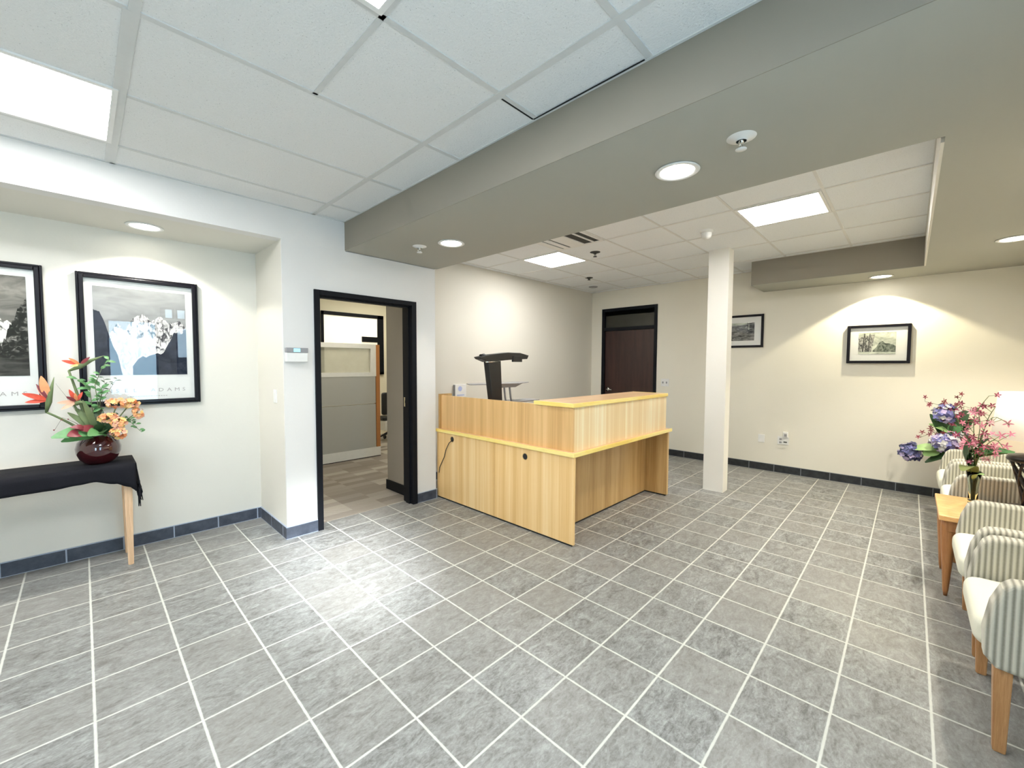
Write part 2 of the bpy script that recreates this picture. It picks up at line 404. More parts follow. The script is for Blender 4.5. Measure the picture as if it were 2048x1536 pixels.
# ------------------------------------------------------------------ room shell
CM, CB, SF = 8.87, 9.03, 8.05            # main ceiling, back ceiling, soffit underside
XW = 17.42                               # back wall plane
sbox('floor', (-10, -9.3, -.4), (XW+.4, 8.9, 0), M['floor'])
bm = bmesh.new(); box(bm, (.10, 6.86, -.02), (15, 9.0, .006)); box(bm, (-1, 9.0, -.02), (15, 20.3, .006)); struct('floor_office', bm, M['carpet'])

# left side: niche + door wall
sbox('wall_niche', (-10, 8.70, 0), (-.25, 9.0, 9.2), M['wall'])
bm = bmesh.new(); box(bm, (-.25, 6.44, 0), (.10, 9.0, 8.03)); struct('wall_niche_side', bm, M['wall'])
bm = bmesh.new(); box(bm, (-10, 6.38, SF-.02), (1.46, 6.75, 9.2)); box(bm, (1.46, 6.38, SF), (4.62, 6.75, 9.2))
box(bm, (-.2501, 6.38, 0), (.10, 6.44, SF-.02)); box(bm, (.10, 6.38, 0), (.58, 6.86, SF-.02)); box(bm, (3.84, 6.381, 0), (4.62, 6.86, SF-.02)); box(bm, (.58, 6.381, 6.80), (3.84, 6.86, SF-.02))
struct('wall_left', bm, M['walldoor'])
bm = bmesh.new(); box(bm, (-10, 6.75, SF-.02), (-.25, 8.70, SF+.2)); struct('ceiling_niche_soffit', bm, M['wall'])
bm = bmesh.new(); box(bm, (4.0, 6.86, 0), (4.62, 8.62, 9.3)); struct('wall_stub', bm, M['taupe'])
bm = bmesh.new(); box(bm, (4.62, 8.30, 0), (XW, 8.62, 9.3)); struct('wall_back_left', bm, M['wallbl'])
# make the stub's reception side match the room
bm = bmesh.new(); box(bm, (4.6201, 6.38, 0), (4.625, 8.30, 9.03)); struct('wall_stub_face', bm, M['wall'])
DY0, DY1 = 4.20, 7.58                    # dark door opening in the back wall
bm = bmesh.new(); box(bm, (XW, -9.3, 0), (XW+.35, DY0, 9.3)); box(bm, (XW, DY1, 0), (XW+.35, 8.62, 9.3)); box(bm, (XW, DY0, 8.0), (XW+.35, DY1, 9.3))
box(bm, (XW+.3, DY0, 0), (XW+.35, DY1, 8.0))
struct('wall_back', bm, M['wallback'])
# front wall (behind the chairs and the camera) with storefront openings, the far side one invented for its light
WY = -8.95
OPEN = [(-2.95, -.85, 0.2, 7.15), (-.70, -.05, 7.35, 8.0), (0.03, .55, 7.35, 8.0), (0.0, .60, 3.9, 6.9), (-9.7, -7.3, .2, 7.15)]  # last opening is invented to let in extra light
bm = bmesh.new(); box(bm, (.75, WY-.35, 0), (XW, WY, 9.3)); box(bm, (-10, WY-.35, 0), (-9.7, WY, 9.3)); box(bm, (-9.7, WY-.35, 7.15), (-.85, WY, 9.3)); box(bm, (-7.3, WY-.35, 0), (-2.95, WY, 7.15))
box(bm, (-.85, WY-.35, 0), (.75, WY, 3.9)); box(bm, (-.85, WY-.35, 3.9), (0, WY, 7.35)); box(bm, (.60, WY-.35, 3.9), (.75, WY, 6.9)); box(bm, (-.85, WY-.35, 7.15), (-.70, WY, 9.3)); box(bm, (0, WY-.35, 6.9), (.75, WY, 7.35)); box(bm, (-.70, WY-.35, 8.0), (.75, WY, 9.3)); box(bm, (-.05, WY-.35, 7.35), (.03, WY, 8.0)); box(bm, (.55, WY-.35, 7.35), (.75, WY, 8.0))
box(bm, (-9.7, WY-.35, 0), (-7.3, WY, .2)); box(bm, (-2.95, WY-.35, 0), (-.85, WY, .2))
struct('wall_front', bm, M['wall'])
sbox('wall_west', (-10.3, -9.3, 0), (-10, 9.0, 9.3), M['wall'])
for i, (x0, x1, z0, z1) in enumerate(OPEN):
    w = thing('window_%d' % (i+1), 'storefront glazing with dark frame in the front wall', 'window', ((x0+x1)/2, WY-.15, z0)); w['kind'] = 'structure'
    bm = bmesh.new(); t = .07
    box(bm, (x0, WY-.28, z0), (x0+t, WY-.04, z1)); box(bm, (x1-t, WY-.28, z0), (x1, WY-.04, z1)); box(bm, (x0+t, WY-.28, z0), (x1-t, WY-.04, z0+t)); box(bm, (x0+t, WY-.28, z1-t), (x1-t, WY-.04, z1))
    finish('window_frame', bm, M['blackframe'], w)
    pbox('pane', (x0+t, WY-.17, z0+t), (x1-t, WY-.15, z1-t), M['skyglass'], w)

# ceilings
sbox('ceiling', (-10, WY, CM), (1.46, 6.38, CM+.3), M['ceil'])
sbox('ceiling_back', (4.6, -5.86, CB), (XW, 8.30, CB+.2), M['ceil2'])
BX0, BX1 = 1.46, 4.70
bm = bmesh.new()
box(bm, (BX0, -5.86, SF), (BX1, 6.38, 9.25)); struct('ceiling_beam', bm, M['soffitR'])
bm = bmesh.new(); box(bm, (BX0, WY, SF), (XW, -5.86, 9.25)); struct('ceiling_soffit_right', bm, M['soffitR'])
bm = bmesh.new(); box(bm, (15.35, -5.86, SF), (XW, -.74, CB+.1)); struct('ceiling_soffit_back', bm, M['soffitR'])
bm = bmesh.new(); box(bm, (15.335, -5.86, SF+.01), (15.35, -.74, CB)); struct('soffit_face_shade', bm, M['soffit'])  # thin sheet in the darkened paint puts shade on this soffit face

# ceiling grids
bm = bmesh.new(); w = .045; z0 = CM-.012; z1 = CM+.01
ys = [6.33, 5.35, 3.22, 1.07, -.97, -2.97, -5.0, -7.0]
for y in ys[1:]: box(bm, (-10, y-w, z0), (BX0, y+w, z1))
for x in (.57, -3.42, -7.45): box(bm, (x-w*1.2, WY, z0-.004), (x+w*1.2, 6.38, z1))
box(bm, (-3.52, 1.07, z0-.006), (-3.44, 6.38, z1))
for y0, y1 in ((-.97, 1.07), (-2.97, -.97), (-5.0, -2.97)): box(bm, (-1.38-w*.8, y0, z0), (-1.38+w*.8, y1, z1))
box(bm, (BX0-.05, WY, z0-.004), (BX0, 6.38, z1)); box(bm, (-10, 6.33, z0-.004), (BX0, 6.38, z1))
struct('trim_2', bm, M['tbar'])
bm = bmesh.new()        # black strips stand in for the darkness in the gap beside one dropped tile
box(bm, (.66, -.935, CM-.014), (1.39, -.905, CM-.010)); box(bm, (1.385, -2.9, CM-.018), (1.408, -.93, CM-.012))
struct('gap_shade_strip', bm, M['darkgap'])
bm = bmesh.new(); w = .033; z0 = CB-.012; z1 = CB+.01
for y in (8.0, 6.0, 4.03, 2.05, .08, -1.93, -3.94): box(bm, (4.7, y-w, z0), (15.35 if y < -.74 else XW, y+w, z1))
for x in (6.55, 8.58, 10.58, 12.68, 14.92, 16.9): box(bm, (x-w, -5.86 if x < 15.3 else -.74, z0-.004), (x+w, 8.30, z1))
box(bm, (4.7, -5.86, z0), (15.35, -5.80, z1)); box(bm, (4.7, 8.24, z0), (XW, 8.30, z1)); box(bm, (XW-.06, -.74, z0), (XW, 8.30, z1)); box(bm, (15.28, -5.86, z0), (15.335, -.74, z1))
struct('trim_4', bm, M['tbar2'])
bm = bmesh.new(); box(bm, (4.9, -5.86, SF-.004), (15.35, -5.82, SF+.96)); struct('trim_5', bm, M['wall'])
bm = bmesh.new(); box(bm, (BX0-.012, WY, SF+.001), (BX0, 6.38, CM-.016)); struct('beam_face_shade', bm, M['soffit'])  # added sheet colours the beam's side face as shaded

# baseboards
BH, BT = .335, .035
def base(name, lo, hi, m):
    bm = bmesh.new(); box(bm, lo, hi); return struct(name, bm, M[m])
base('baseboard_niche', (-10, 8.70-BT, 0), (-.25-BT, 8.70, BH), 'baseX')
base('baseboard_niche_side', (-.25-BT, 6.38-BT, 0), (-.25, 8.70, BH), 'baseY')
base('baseboard_left', (-.25, 6.38-BT, 0), (.57, 6.38, BH), 'baseX')
base('baseboard_door_right', (3.85, 6.38-BT, 0), (4.62+BT, 6.38, BH), 'baseX')
base('baseboard_stub', (4.625, 6.38, 0), (4.62+BT, 8.30-BT, BH), 'baseY')
base('baseboard_back_left', (4.62+BT, 8.30-BT, 0), (XW-BT, 8.30, BH), 'baseX')
base('baseboard_back', (XW-BT, WY, 0), (XW, DY0-.02, BH), 'baseYdark')
bm = bmesh.new(); box(bm, (3.955, 6.87, .006), (4.0, 8.66, .36)); struct('baseboard_office', bm, M['blackframe'])

# office beyond the open doorway
bm = bmesh.new(); box(bm, (-1.3, 20, 0), (15, 20.3, 9.2)); box(bm, (-1.3, 9.0, 0), (-1, 20.3, 9.2)); box(bm, (15, 8.62, 0), (15.3, 20.3, 9.2)); box(bm, (-1.3, 8.9, 0), (.1, 9.0, 9.2))
struct('wall_office', bm, M['creamlit'])
sbox('ceiling_office', (-1, 6.75, 9.2), (15, 20.3, 9.4), M['ceil2'])
wn = thing('window_9', 'black framed interior window high on the office far wall', 'window', (7.9, 19.9, 4.1)); wn['kind'] = 'structure'
bm = bmesh.new(); fx0, fx1, fz0, fz1, t = 6.05, 10.10, 4.05, 7.93, .22
for lo, hi in (((fx0, fz0), (fx0+.14, fz1)), ((fx1-.42, fz0), (fx1, fz1)), ((fx0, fz1-t), (fx1, fz1)), ((8.6, 6.15), (fx1-.42, 6.5)), ((fx0, fz0), (fx1, fz0+.12))): box(bm, (lo[0], 19.86, lo[1]), (hi[0], 20.0, hi[1]))
finish('window_frame', bm, M['blackframe'], wn)
pbox('pane', (fx0+.14, 19.94, fz0+.1), (fx1-.42, 19.97, fz1-t), emis('pane_glow_room_beyond', (1, .90, .62), .50), wn)  # glow put into the pane stands in for a lit room behind

# door frame of the open doorway
d1 = thing('door_1', 'dark metal door frame around the open doorway to the carpeted office', 'door frame', (2.2, 6.5, 0)); d1['kind'] = 'structure'
bm = bmesh.new()
for x0, x1 in ((.545, .70), (3.66, 3.835)):
    box(bm, (x0, 6.33, 0), (x1, 6.93, 6.82), .008); 
box(bm, (.70, 6.33, 6.68), (3.66, 6.93, 6.82), .008)
box(bm, (.70, 6.50, 0), (.745, 6.72, 6.64)); box(bm, (3.615, 6.50, 0), (3.66, 6.72, 6.64)); box(bm, (.70, 6.50, 6.63), (3.66, 6.72, 6.68))
finish('door_frame', bm, M['blackframe'], d1)
bm = bmesh.new(); box(bm, (3.648, 6.755, 3.30), (3.66, 6.85, 3.62)); box(bm, (3.63, 6.76, 3.42), (3.66, 6.78, 3.52)); finish('strike_plate', bm, M['chrome'], d1)
# dark door in back wall with transom
d2 = thing('door_2', 'dark brown door with transom glass in black frame on the back wall', 'door', (XW, 5.9, 0)); d2['kind'] = 'structure'
bm = bmesh.new(); t = .17
box(bm, (XW-.05, DY0, 0), (XW+.28, DY0+t, 8.0), .008); box(bm, (XW-.05, DY1-t, 0), (XW+.28, DY1, 8.0), .008); box(bm, (XW-.05, DY0+t, 8.0-t), (XW+.28, DY1-t, 8.0)); box(bm, (XW-.05, DY0+t, 6.72), (XW+.28, DY1-t, 6.90))
finish('door_frame', bm, M['blackframe'], d2)
pbox('transom_pane', (XW+.10, DY0+t, 6.9), (XW+.12, DY1-t, 7.83), glass_pane('dark_transom', (.10, .10, .085), .04, .06, .45, (.11, .11, .09)), d2)
lf = pbox('door_leaf', (XW+.06, DY0+t+.01, .02), (XW+.2, DY1-t-.01, 6.71), M['darkdoor'], d2)
bm = bmesh.new(); yk, zk = 7.19, 3.32
tube(bm, [(XW+.06, yk, zk), (XW+.02, yk, zk)], [.11, .11], 20); tube(bm, [(XW+.02, yk, zk), (XW-.10, yk, zk)], .04, 12); tube(bm, [(XW-.10, yk+.02, zk), (XW-.10, yk-.18, zk-.005), (XW-.09, yk-.34, zk-.02)], [.04, .035, .028], 10)
finish('door_handle', bm, M['chrome'], lf, smooth=True)
bm = bmesh.new(); box(bm, (XW+.10, DY0+t, 7.60), (XW+.2, DY1-t, 7.83)); finish('transom_lining', bm, M['darkslot'], d2)

# column
bm = bmesh.new(); prism(bm, [(12.44, -.74), (12.96, -.74), (12.96, -.03), (12.44, -.03)], 2, 0, CB)
c = struct('column', bm, M['column'], 'square cream painted column standing between the desk and the back wall', 'column')

# ------------------------------------------------------------------ ceiling things
def panel_light(x0, x1, y0, y1, z, mats, label, group=None, split=None, axis=0):
    t = thing('ceiling_light', label, 'ceiling light', ((x0+x1)/2, (y0+y1)/2, z), group)
    bm = bmesh.new(); w = .07
    box(bm, (x0, y0, z-.03), (x0+w, y1, z)); box(bm, (x1-w, y0, z-.03), (x1, y1, z)); box(bm, (x0+w, y0, z-.03), (x1-w, y0+w, z)); box(bm, (x0+w, y1-w, z-.03), (x1-w, y1, z))
    finish('frame', bm, M['white'], t)
    if split is None: pbox('diffuser', (x0+w, y0+w, z-.02), (x1-w, y1-w, z-.012), M[mats[0]], t)
    else:
        for (a, b), m in zip(split, mats):
            lo, hi = ((a, y0+w, z-.02), (b, y1-w, z-.012)) if axis == 0 else ((x0+w, a, z-.02), (x1-w, b, z-.012))
            pbox('diffuser', lo, hi, M[m], t)
    return t
panel_light(-7.42, -3.46, 3.10, 5.27, CM, ['lightdim', 'lightpanel'], 'long fluorescent ceiling panel above the framed posters', split=[(4.32, 5.17), (3.23, 4.28)][::-1][::1] if False else [(4.30, 5.17), (3.23, 4.27)], axis=1)
panel_light(-3.36, -1.405, -2.94, -.995, CM, ['lightpanel'], 'square fluorescent ceiling panel at the top edge of the photo')
panel_light(8.62, 10.52, 4.06, 5.97, CB, ['lightpanelB'], 'square lit ceiling panel above the desk beside the air vent')
panel_light(8.62, 10.52, -3.90, -1.97, CB, ['lightpanelB', 'lightdim', 'lightpanelB'], 'square lit ceiling panel right of the smoke detector', split=[(-3.83, -3.15), (-3.13, -2.62), (-2.60, -2.04)], axis=1)
panel_light(2.0, 5.9, 11.0, 13.0, 9.2, ['officelight'], 'warm ceiling panel inside the office')
panel_light(7.0, 10.9, 15.5, 17.5, 9.2, ['officelight'], 'warm ceiling panel deep inside the office')

def downlight(x, y, z, label, power, size=66, blend=.35, col=(1, .93, .80), soft=.12):
    t = thing('recessed_downlight', label, 'downlight', (x, y, z), 'recessed round downlights')
    bm = bmesh.new(); lathe(bm, [(.27, -.001), (.35, -.004), (.36, -.014), (.34, -.026), (.28, -.022), (.27, -.001)], (x, y, z), 40, capb=False); finish('trim_ring', bm, M['white'], t, smooth=True)
    bm = bmesh.new(); lathe(bm, [(.0, -.012), (.15, -.012), (.28, -.010)], (x, y, z), 36, capb=False); bmesh.ops.remove_doubles(bm, verts=bm.verts, dist=1e-4); finish('lens', bm, M['lens'], t)
    L = bpy.data.lights.new('downlight_lamp', 'SPOT'); L.energy = power; L.spot_size = math.radians(size*2); L.spot_blend = blend; L.color = col; L.shadow_soft_size = soft*S
    o = bpy.data.objects.new('downlight_lamp', L); COL.objects.link(o); o.location = V(x, y, z-.05)*S
    return t
downlight(3.13, -2.65, SF, 'larger looking downlight in the beam underside beside a sprinkler', 32, 60, .5)
downlight(3.10, 3.50, SF, 'far downlight in the beam underside above the office doorway', 28, 60, .5)
downlight(-2.82, 7.74, SF-.02, 'downlight in the niche soffit above the framed posters', 27, 62, .22, (1, .96, .84))
downlight(-6.6, 7.74, SF-.02, 'unseen downlight added in the niche soffit above the left framed poster', 27, 62, .22, (1, .96, .84))  # out of view, added to light the niche
downlight(12.75, -7.45, SF, 'downlight in the right soffit over the armchairs', 85, 58, .4, (1, .92, .76))
downlight(16.52, -4.72, SF, 'downlight close to the back wall above the small framed tree print', 55, 58, .16, (1, .90, .62), .05)
downlight(6.5, -7.45, SF, 'unseen downlight added in the right soffit over the near armchairs', 75, 62, .4, (1, .92, .76))  # out of view, added to light the near armchairs

def sprinkler(x, y, z, label, mat='white', drop=.16):
    t = thing('sprinkler_head', label, 'sprinkler', (x, y, z), 'ceiling sprinkler heads'); z += .006
    bm = bmesh.new(); lathe(bm, [(.07, -.06), (.10, -.03), (.19, -.012), (.20, 0)], (x, y, z), 28, capb=False); finish('escutcheon', bm, M[mat], t, smooth=True)
    bm = bmesh.new(); tube(bm, [(x, y, z), (x, y, z-.09)], .035, 12)
    for s in (-1, 1): tube(bm, [(x+s*.03, y, z-.07), (x+s*.055, y, z-.12), (x+s*.01, y, z-drop)], .012, 6)
    finish('body', bm, M['chrome' if mat == 'white' else 'darkslot'], t)
    bm = bmesh.new(); lathe(bm, [(.0, -drop), (.02, -drop-.01), (.075, -drop-.008), (.075, -drop-.018), (.0, -drop-.022)], (x, y, z), 16, capb=False); bmesh.ops.remove_doubles(bm, verts=bm.verts, dist=1e-4)
    finish('deflector', bm, M[mat], t)
sprinkler(2.74, -3.74, SF, 'white sprinkler head beside the larger beam downlight')
sprinkler(2.70, 4.42, SF, 'white sprinkler head on the beam above the doorway')
sprinkler(9.70, 3.18, CB, 'small dark sprinkler on the tile right of the lit panel', 'darkslot')
sprinkler(13.49, 5.95, CB, 'tiny dark sprinkler on the back ceiling toward the far corner', 'darkslot', .1)
bm = bmesh.new(); lathe(bm, [(0, -.05), (.2, -.045), (.24, -.02), (.25, 0)], (15.65, 7.1, CB), 28, capb=False); bmesh.ops.remove_doubles(bm, verts=bm.verts, dist=1e-4)
tag(finish('ceiling_sensor', bm, M['greyplastic'], origin=(15.65, 7.1, CB), smooth=True), 'flat round grey sensor on the back ceiling near the far corner', 'ceiling sensor')
sd = thing('smoke_detector', 'white dome detector hanging from the back ceiling left of the lit panel', 'smoke detector', (9.93, -.79, CB))
bm = bmesh.new(); lathe(bm, [(.15, -.09), (.19, -.06), (.20, 0)], (9.93, -.79, CB), 28, capb=True); finish('base', bm, M['white'], sd, smooth=True)
bm = bmesh.new(); lathe(bm, [(0, -.27), (.07, -.262), (.13, -.22), (.16, -.15), (.16, -.085)], (9.93, -.79, CB), 28, capb=False); bmesh.ops.remove_doubles(bm, verts=bm.verts, dist=1e-4); finish('dome', bm, M['white'], sd, smooth=True)
av = thing('air_vent', 'square white air diffuser with dark slots beside the beam', 'air vent', (7.57, 3.04, CB))
x0, x1, y0, y1, z = 6.60, 8.54, 2.09, 3.99, CB
bm = bmesh.new(); w = .1
box(bm, (x0, y0, z-.035), (x0+w, y1, z)); box(bm, (x1-w, y0, z-.035), (x1, y1, z)); box(bm, (x0+w, y0, z-.035), (x1-w, y0+w, z)); box(bm, (x0+w, y1-w, z-.035), (x1-w, y1, z))
finish('frame', bm, M['white'], av)
pbox('backing', (x0+w, y0+w, z-.014), (x1-w, y1-w, z-.012), M['darkslot'], av)
for yy0, yy1 in ((2.40, 2.47), (2.80, 3.36), (3.46, 3.66), (3.74, 3.89)):
    pbox('louver', (x0+w, yy0, z-.04), (x1-w, yy1, z-.016), M['white'], av)

# ------------------------------------------------------------------ wall plates
t = thing('alarm_keypad', 'white keypad with blue lit display left of the open doorway', 'alarm keypad', (.05, 6.38, 4.95))
pbox('body', (-.22, 6.25, 4.80), (.33, 6.383, 5.05), M['white'], t, .02); bp = pbox('display_bezel', (-.22, 6.245, 5.05), (.33, 6.38, 5.18), M['greyplastic'], t, .008)
pbox('display', (-.04, 6.236, 5.07), (.12, 6.244, 5.16), M['display'], bp)
t = thing('light_switch', 'narrow white switch plate on the side wall of the niche', 'light switch', (-.25, 7.1, 3.84)); pbox('plate', (-.275, 6.98, 3.66), (-.25, 7.22, 4.03), M['white'], t, .008); pbox('rocker', (-.29, 7.06, 3.74), (-.275, 7.14, 3.95), M['white'], t, .004)
t = thing('light_switch', 'white switch plate inside the doorway on the brown wall', 'light switch', (4.0, 7.05, 4.0)); pbox('plate', (3.975, 6.98, 3.83), (4.0, 7.2, 4.2), M['white'], t, .008); pbox('rocker', (3.96, 7.06, 3.92), (3.975, 7.13, 4.12), M['white'], t, .004)
t = thing('light_switch', 'white double toggle switch right of the dark brown door', 'light switch', (XW, 3.7, 3.83)); pbox('plate', (XW-.03, 3.50, 3.63), (XW, 3.93, 4.03), M['white'], t, .01)
for y in (3.62, 3.82): pbox('toggle', (XW-.07, y-.025, 3.78), (XW-.03, y+.025, 3.88), M['greyplastic'], t, .004)
t = thing('wall_outlet', 'plain white wall plate low on the back wall right of the column', 'wall plate', (XW, -.83, 1.46)); pbox('plate', (XW-.03, -.97, 1.26), (XW, -.71, 1.62), M['white'], t, .01); pbox('insert', (XW-.036, -.91, 1.33), (XW-.03, -.77, 1.55), M['white'], t)
t = thing('wall_outlet', 'white double wall outlet with a raised box on its top right', 'wall outlet', (XW, -1.68, 1.46)); pbox('plate', (XW-.03, -1.90, 1.26), (XW, -1.47, 1.62), M['white'], t, .01)
pbox('jack_box', (XW-.12, -1.87, 1.60), (XW-.0, -1.68, 1.84), M['white'], t, .01); pbox('jack_face', (XW-.126, -1.83, 1.64), (XW-.12, -1.73, 1.76), M['greyplastic'], t)
for z in (1.36, 1.50): pbox('socket', (XW-.036, -1.63, z-.04), (XW-.03, -1.54, z+.04), M['greyplastic'], t)
pbox('socket', (XW-.036, -1.83, 1.36), (XW-.03, -1.70, 1.41), M['darkslot'], t)

# ------------------------------------------------------------------ pictures
def frame_y(x0, x1, z0, z1, ix0, ix1, iz0, iz1, label, painter, glass='posterglass', fw=.13):
    Y = 8.70
    t = thing('framed_poster', label, 'framed poster', ((x0+x1)/2, Y, (z0+z1)/2), 'large black framed posters in the niche')
    bm = bmesh.new()
    for a, b in ((0, .05), (.05, .13)):
        dpt = .10 if a == 0 else .135
        for lo, hi in (((x0+a, z0+a), (x0+b, z1-a)), ((x1-b, z0+a), (x1-a, z1-a)), ((x0+b, z0+a), (x1-b, z0+b)), ((x0+b, z1-b), (x1-b, z1-a))): box(bm, (lo[0], Y-dpt, lo[1]), (hi[0], Y, hi[1]), .012, 2)
    finish('frame', bm, M['frameblk'], t)
    pbox('mat', (x0+fw-.01, Y-.05, z0+fw-.01), (x1-fw+.01, Y-.002, z1-fw+.01), M['mat'], t)
    painter(t, ix0, ix1, iz0, iz1, Y-.056)
    bm = bmesh.new(); h = .15; wtot = (ix1-ix0)*1.02
    for k, ch_ in enumerate('ANSEL ADAMS'):
        if ch_ == ' ': continue
        b2 = bmesh.new(); text_mesh(b2, ch_, h, 1.0, lambda u, v, w: V(ix0+(k+.1)*wtot/11+u*w, Y-.053, iz0-.44+v*.85), 0); finish('letter', b2, M['letter'], t)
    for q in range(16): box(bm, (ix0+.55+q*.05, Y-.053, iz0-.56), (ix0+.58+q*.05, Y-.0525, iz0-.545))
    finish('small_print', bm, M['letter'], t)
    pbox('glass', (x0+fw, Y-.092, z0+fw), (x1-fw, Y-.088, z1-fw), M[glass], t)
    return t
def polyY(bm, pts, y, mi):
    f = bm.faces.new([bm.verts.new(V(x, y, z)) for x, z in pts]); f.material_index = mi
def polyX(bm, pts, x, mi):
    f = bm.faces.new([bm.verts.new(V(x, y, z)) for y, z in pts]); f.material_index = mi
def ridge(pts, n=6, amp=.012, seed=1):
    r = random.Random(seed); out = []
    for (a, b), (c, d) in zip(pts, pts[1:]):
        for k in range(n): out.append((a+(c-a)*k/n, b+(d-b)*k/n+(r.random()-.5)*amp*2*(k > 0)))
    return out+[pts[-1]]
P1 = photo_tone('photo_grey_sky', (.26, .27, .27), (.38, .39, .39), .9, (1, 1, 2.5), 3)
P2 = photo_tone('photo_rock', (.05, .05, .06), (.85, .84, .82), 6, (2.2, 1, 1), 8, (.42, .56), .9)
P3 = photo_tone('photo_dark_slope', (.012, .016, .03), (.055, .065, .09), 3, (1, 1, 1), 6)
P4 = photo_tone('photo_snow', (.42, .45, .50), (.90, .92, .95), 7, (2.5, 1, 1), 8, (.40, .6), .9)
P5 = photo_tone('photo_storm_cloud', (.05, .05, .045), (.30, .29, .26), 1.6, (.7, 1, 1.6), 8, (.36, .66), .6)
P6 = photo_tone('photo_foliage', (.008, .009, .007), (.34, .33, .30), 9, (1, 1, 1), 12, (.52, .70), 1.2)
P7 = photo_tone('photo_ground', (.006, .006, .006), (.09, .09, .08), 4, (.4, 1, 2), 6)
P8 = photo_tone('photo_bright_sky', (.10, .10, .09), (.86, .84, .78), 6, (1, 1, 1), 10, (.40, .50), 1.0)
def paint_mountains(t, x0, x1, z0, z1, y):
    bm = bmesh.new(); W = x1-x0; H = z1-z0; q = lambda p: [(x0+a*W, z0+b*H) for a, b in p]
    polyY(bm, q([(0, 0), (1, 0), (1, 1), (0, 1)]), y, 0)
    polyY(bm, q([(.14, 0)]+ridge([(.14, .46), (.24, .60), (.31, .50), (.40, .66), (.52, .72), (.60, .63), (.70, .70), (.80, .62), (.92, .67), (1, .58)], 5, .015, 3)+[(1, 0)]), y-.002, 1)
    polyY(bm, q([(.16, 0)]+ridge([(.16, .40), (.30, .52), (.44, .42), (.58, .50), (.64, .34), (.64, 0)], 5, .02, 8)), y-.003, 3)
    polyY(bm, q([(0, 0)]+ridge([(0, .74), (.06, .72), (.12, .56), (.17, .38), (.23, .22), (.27, 0)], 4, .01, 4)), y-.004, 2)
    polyY(bm, q([(.38, 0)]+ridge([(.38, .10), (.46, .20), (.60, .24), (.72, .26), (.80, .40), (.86, .52), (.93, .50), (1, .56), (1, 0)], 4, .014, 5)), y-.005, 2)
    finish('print', bm, [P1, P2, P3, P4], t)
def paint_trees(t, x0, x1, z0, z1, y):
    bm = bmesh.new(); W = x1-x0; H = z1-z0; q = lambda p: [(x0+a*W, z0+b*H) for a, b in p]
    polyY(bm, q([(0, 0), (1, 0), (1, 1), (0, 1)]), y, 0)
    polyY(bm, q(ridge([(0, .15), (.1, .5), (.4, .66), (.72, .62), (.9, .50), (1, .2)], 6, .03, 3)), y-.002, 3)
    polyY(bm, q([(.70, .1)]+ridge([(.70, .22), (.80, .34), (.88, .56), (1, .78)], 8, .04, 9)+[(1, .1)]), y-.003, 1)
    polyY(bm, q([(0, 0)]+ridge([(0, .20), (.3, .16), (.55, .24), (.8, .18), (1, .22)], 6, .02, 2)+[(1, 0)]), y-.004, 2)
    finish('print', bm, [P5, P6, P7, P8], t)
frame_y(-6.86, -4.53, 3.68, 6.95, -6.60, -4.785, 4.46, 6.66, 'black framed poster of dark trees and clouds, left one in the niche', paint_trees)
frame_y(-4.02, -1.70, 3.68, 6.92, -3.745, -1.975, 4.45, 6.62, 'black framed poster of a grey mountain with glass reflections, beside the niche corner', paint_mountains)

def frame_x(y0, y1, z0, z1, iy0, iy1, iz0, iz1, label, painter, fw, depth):
    X_ = XW
    t = thing('framed_print', label, 'framed print', (X_, (y0+y1)/2, (z0+z1)/2), 'small black framed prints on the back wall')
    bm = bmesh.new()
    for lo, hi in (((y0, z0), (y0+fw, z1)), ((y1-fw, z0), (y1, z1)), ((y0+fw, z0), (y1-fw, z0+fw)), ((y0+fw, z1-fw), (y1-fw, z1))): box(bm, (X_-depth, lo[0], lo[1]), (X_, hi[0], hi[1]), .01, 2)
    finish('frame', bm, M['frameblk'], t)
    pbox('mat', (X_-depth*.5, y0+fw, z0+fw), (X_-.002, y1-fw, z1-fw), M['mat'], t)
    painter(t, iy0, iy1, iz0, iz1, X_-depth*.5-.004)
    pbox('glass', (X_-depth*.75, y0+fw, z0+fw), (X_-depth*.72, y1-fw, z1-fw), M['posterglass'], t)
P9 = photo_tone('photo_small_sky', (.34, .37, .31), (.72, .76, .66), 3, (1, 1, 2), 4)
P10 = photo_tone('photo_small_hill', (.03, .045, .03), (.30, .33, .27), 9, (1, 1, 1), 7, (.4, .62))
P11 = photo_tone('photo_small_trees', (.03, .03, .03), (.52, .52, .47), 9, (1, 2.4, 1), 8, (.42, .58), .6)
P12 = photo_tone('photo_small_valley', (.02, .02, .02), (.36, .36, .34), 7, (1, .6, 1.6), 8, (.38, .64), .8)
def small_trees(t, y0, y1, z0, z1, x):
    # y1 is the photo's left side
    bm = bmesh.new(); W = y1-y0; H = z1-z0; q = lambda p: [(y1-a*W, z0+b*H) for a, b in p]
    polyX(bm, q([(0, 0), (1, 0), (1, 1), (0, 1)]), x, 0)
    polyX(bm, q([(0, .1)]+[(0, .8), (.2, .85), (.44, .9), (.40, .5), (.36, .1)]), x-.002, 2)
    polyX(bm, q([(.40, .1)]+ridge([(.40, .16), (.50, .34), (.56, .52), (.64, .60), (.72, .50), (.84, .48), (1, .36), (1, .1)], 3, .02, 3)), x-.003, 1)
    for a, b, c in ((.12, .16, .02), (.28, .31, .018), (.2, .18, .008)): polyX(bm, q([(a-c, .06), (a+c, .06), (b+c*.6, .95), (b-c*.6, .95)]), x-.004, 3)
    polyX(bm, q([(0, 0), (1, 0), (1, .10), (0, .12)]), x-.005, 0)
    finish('print', bm, [P9, P10, P11, M['darkslot']], t)
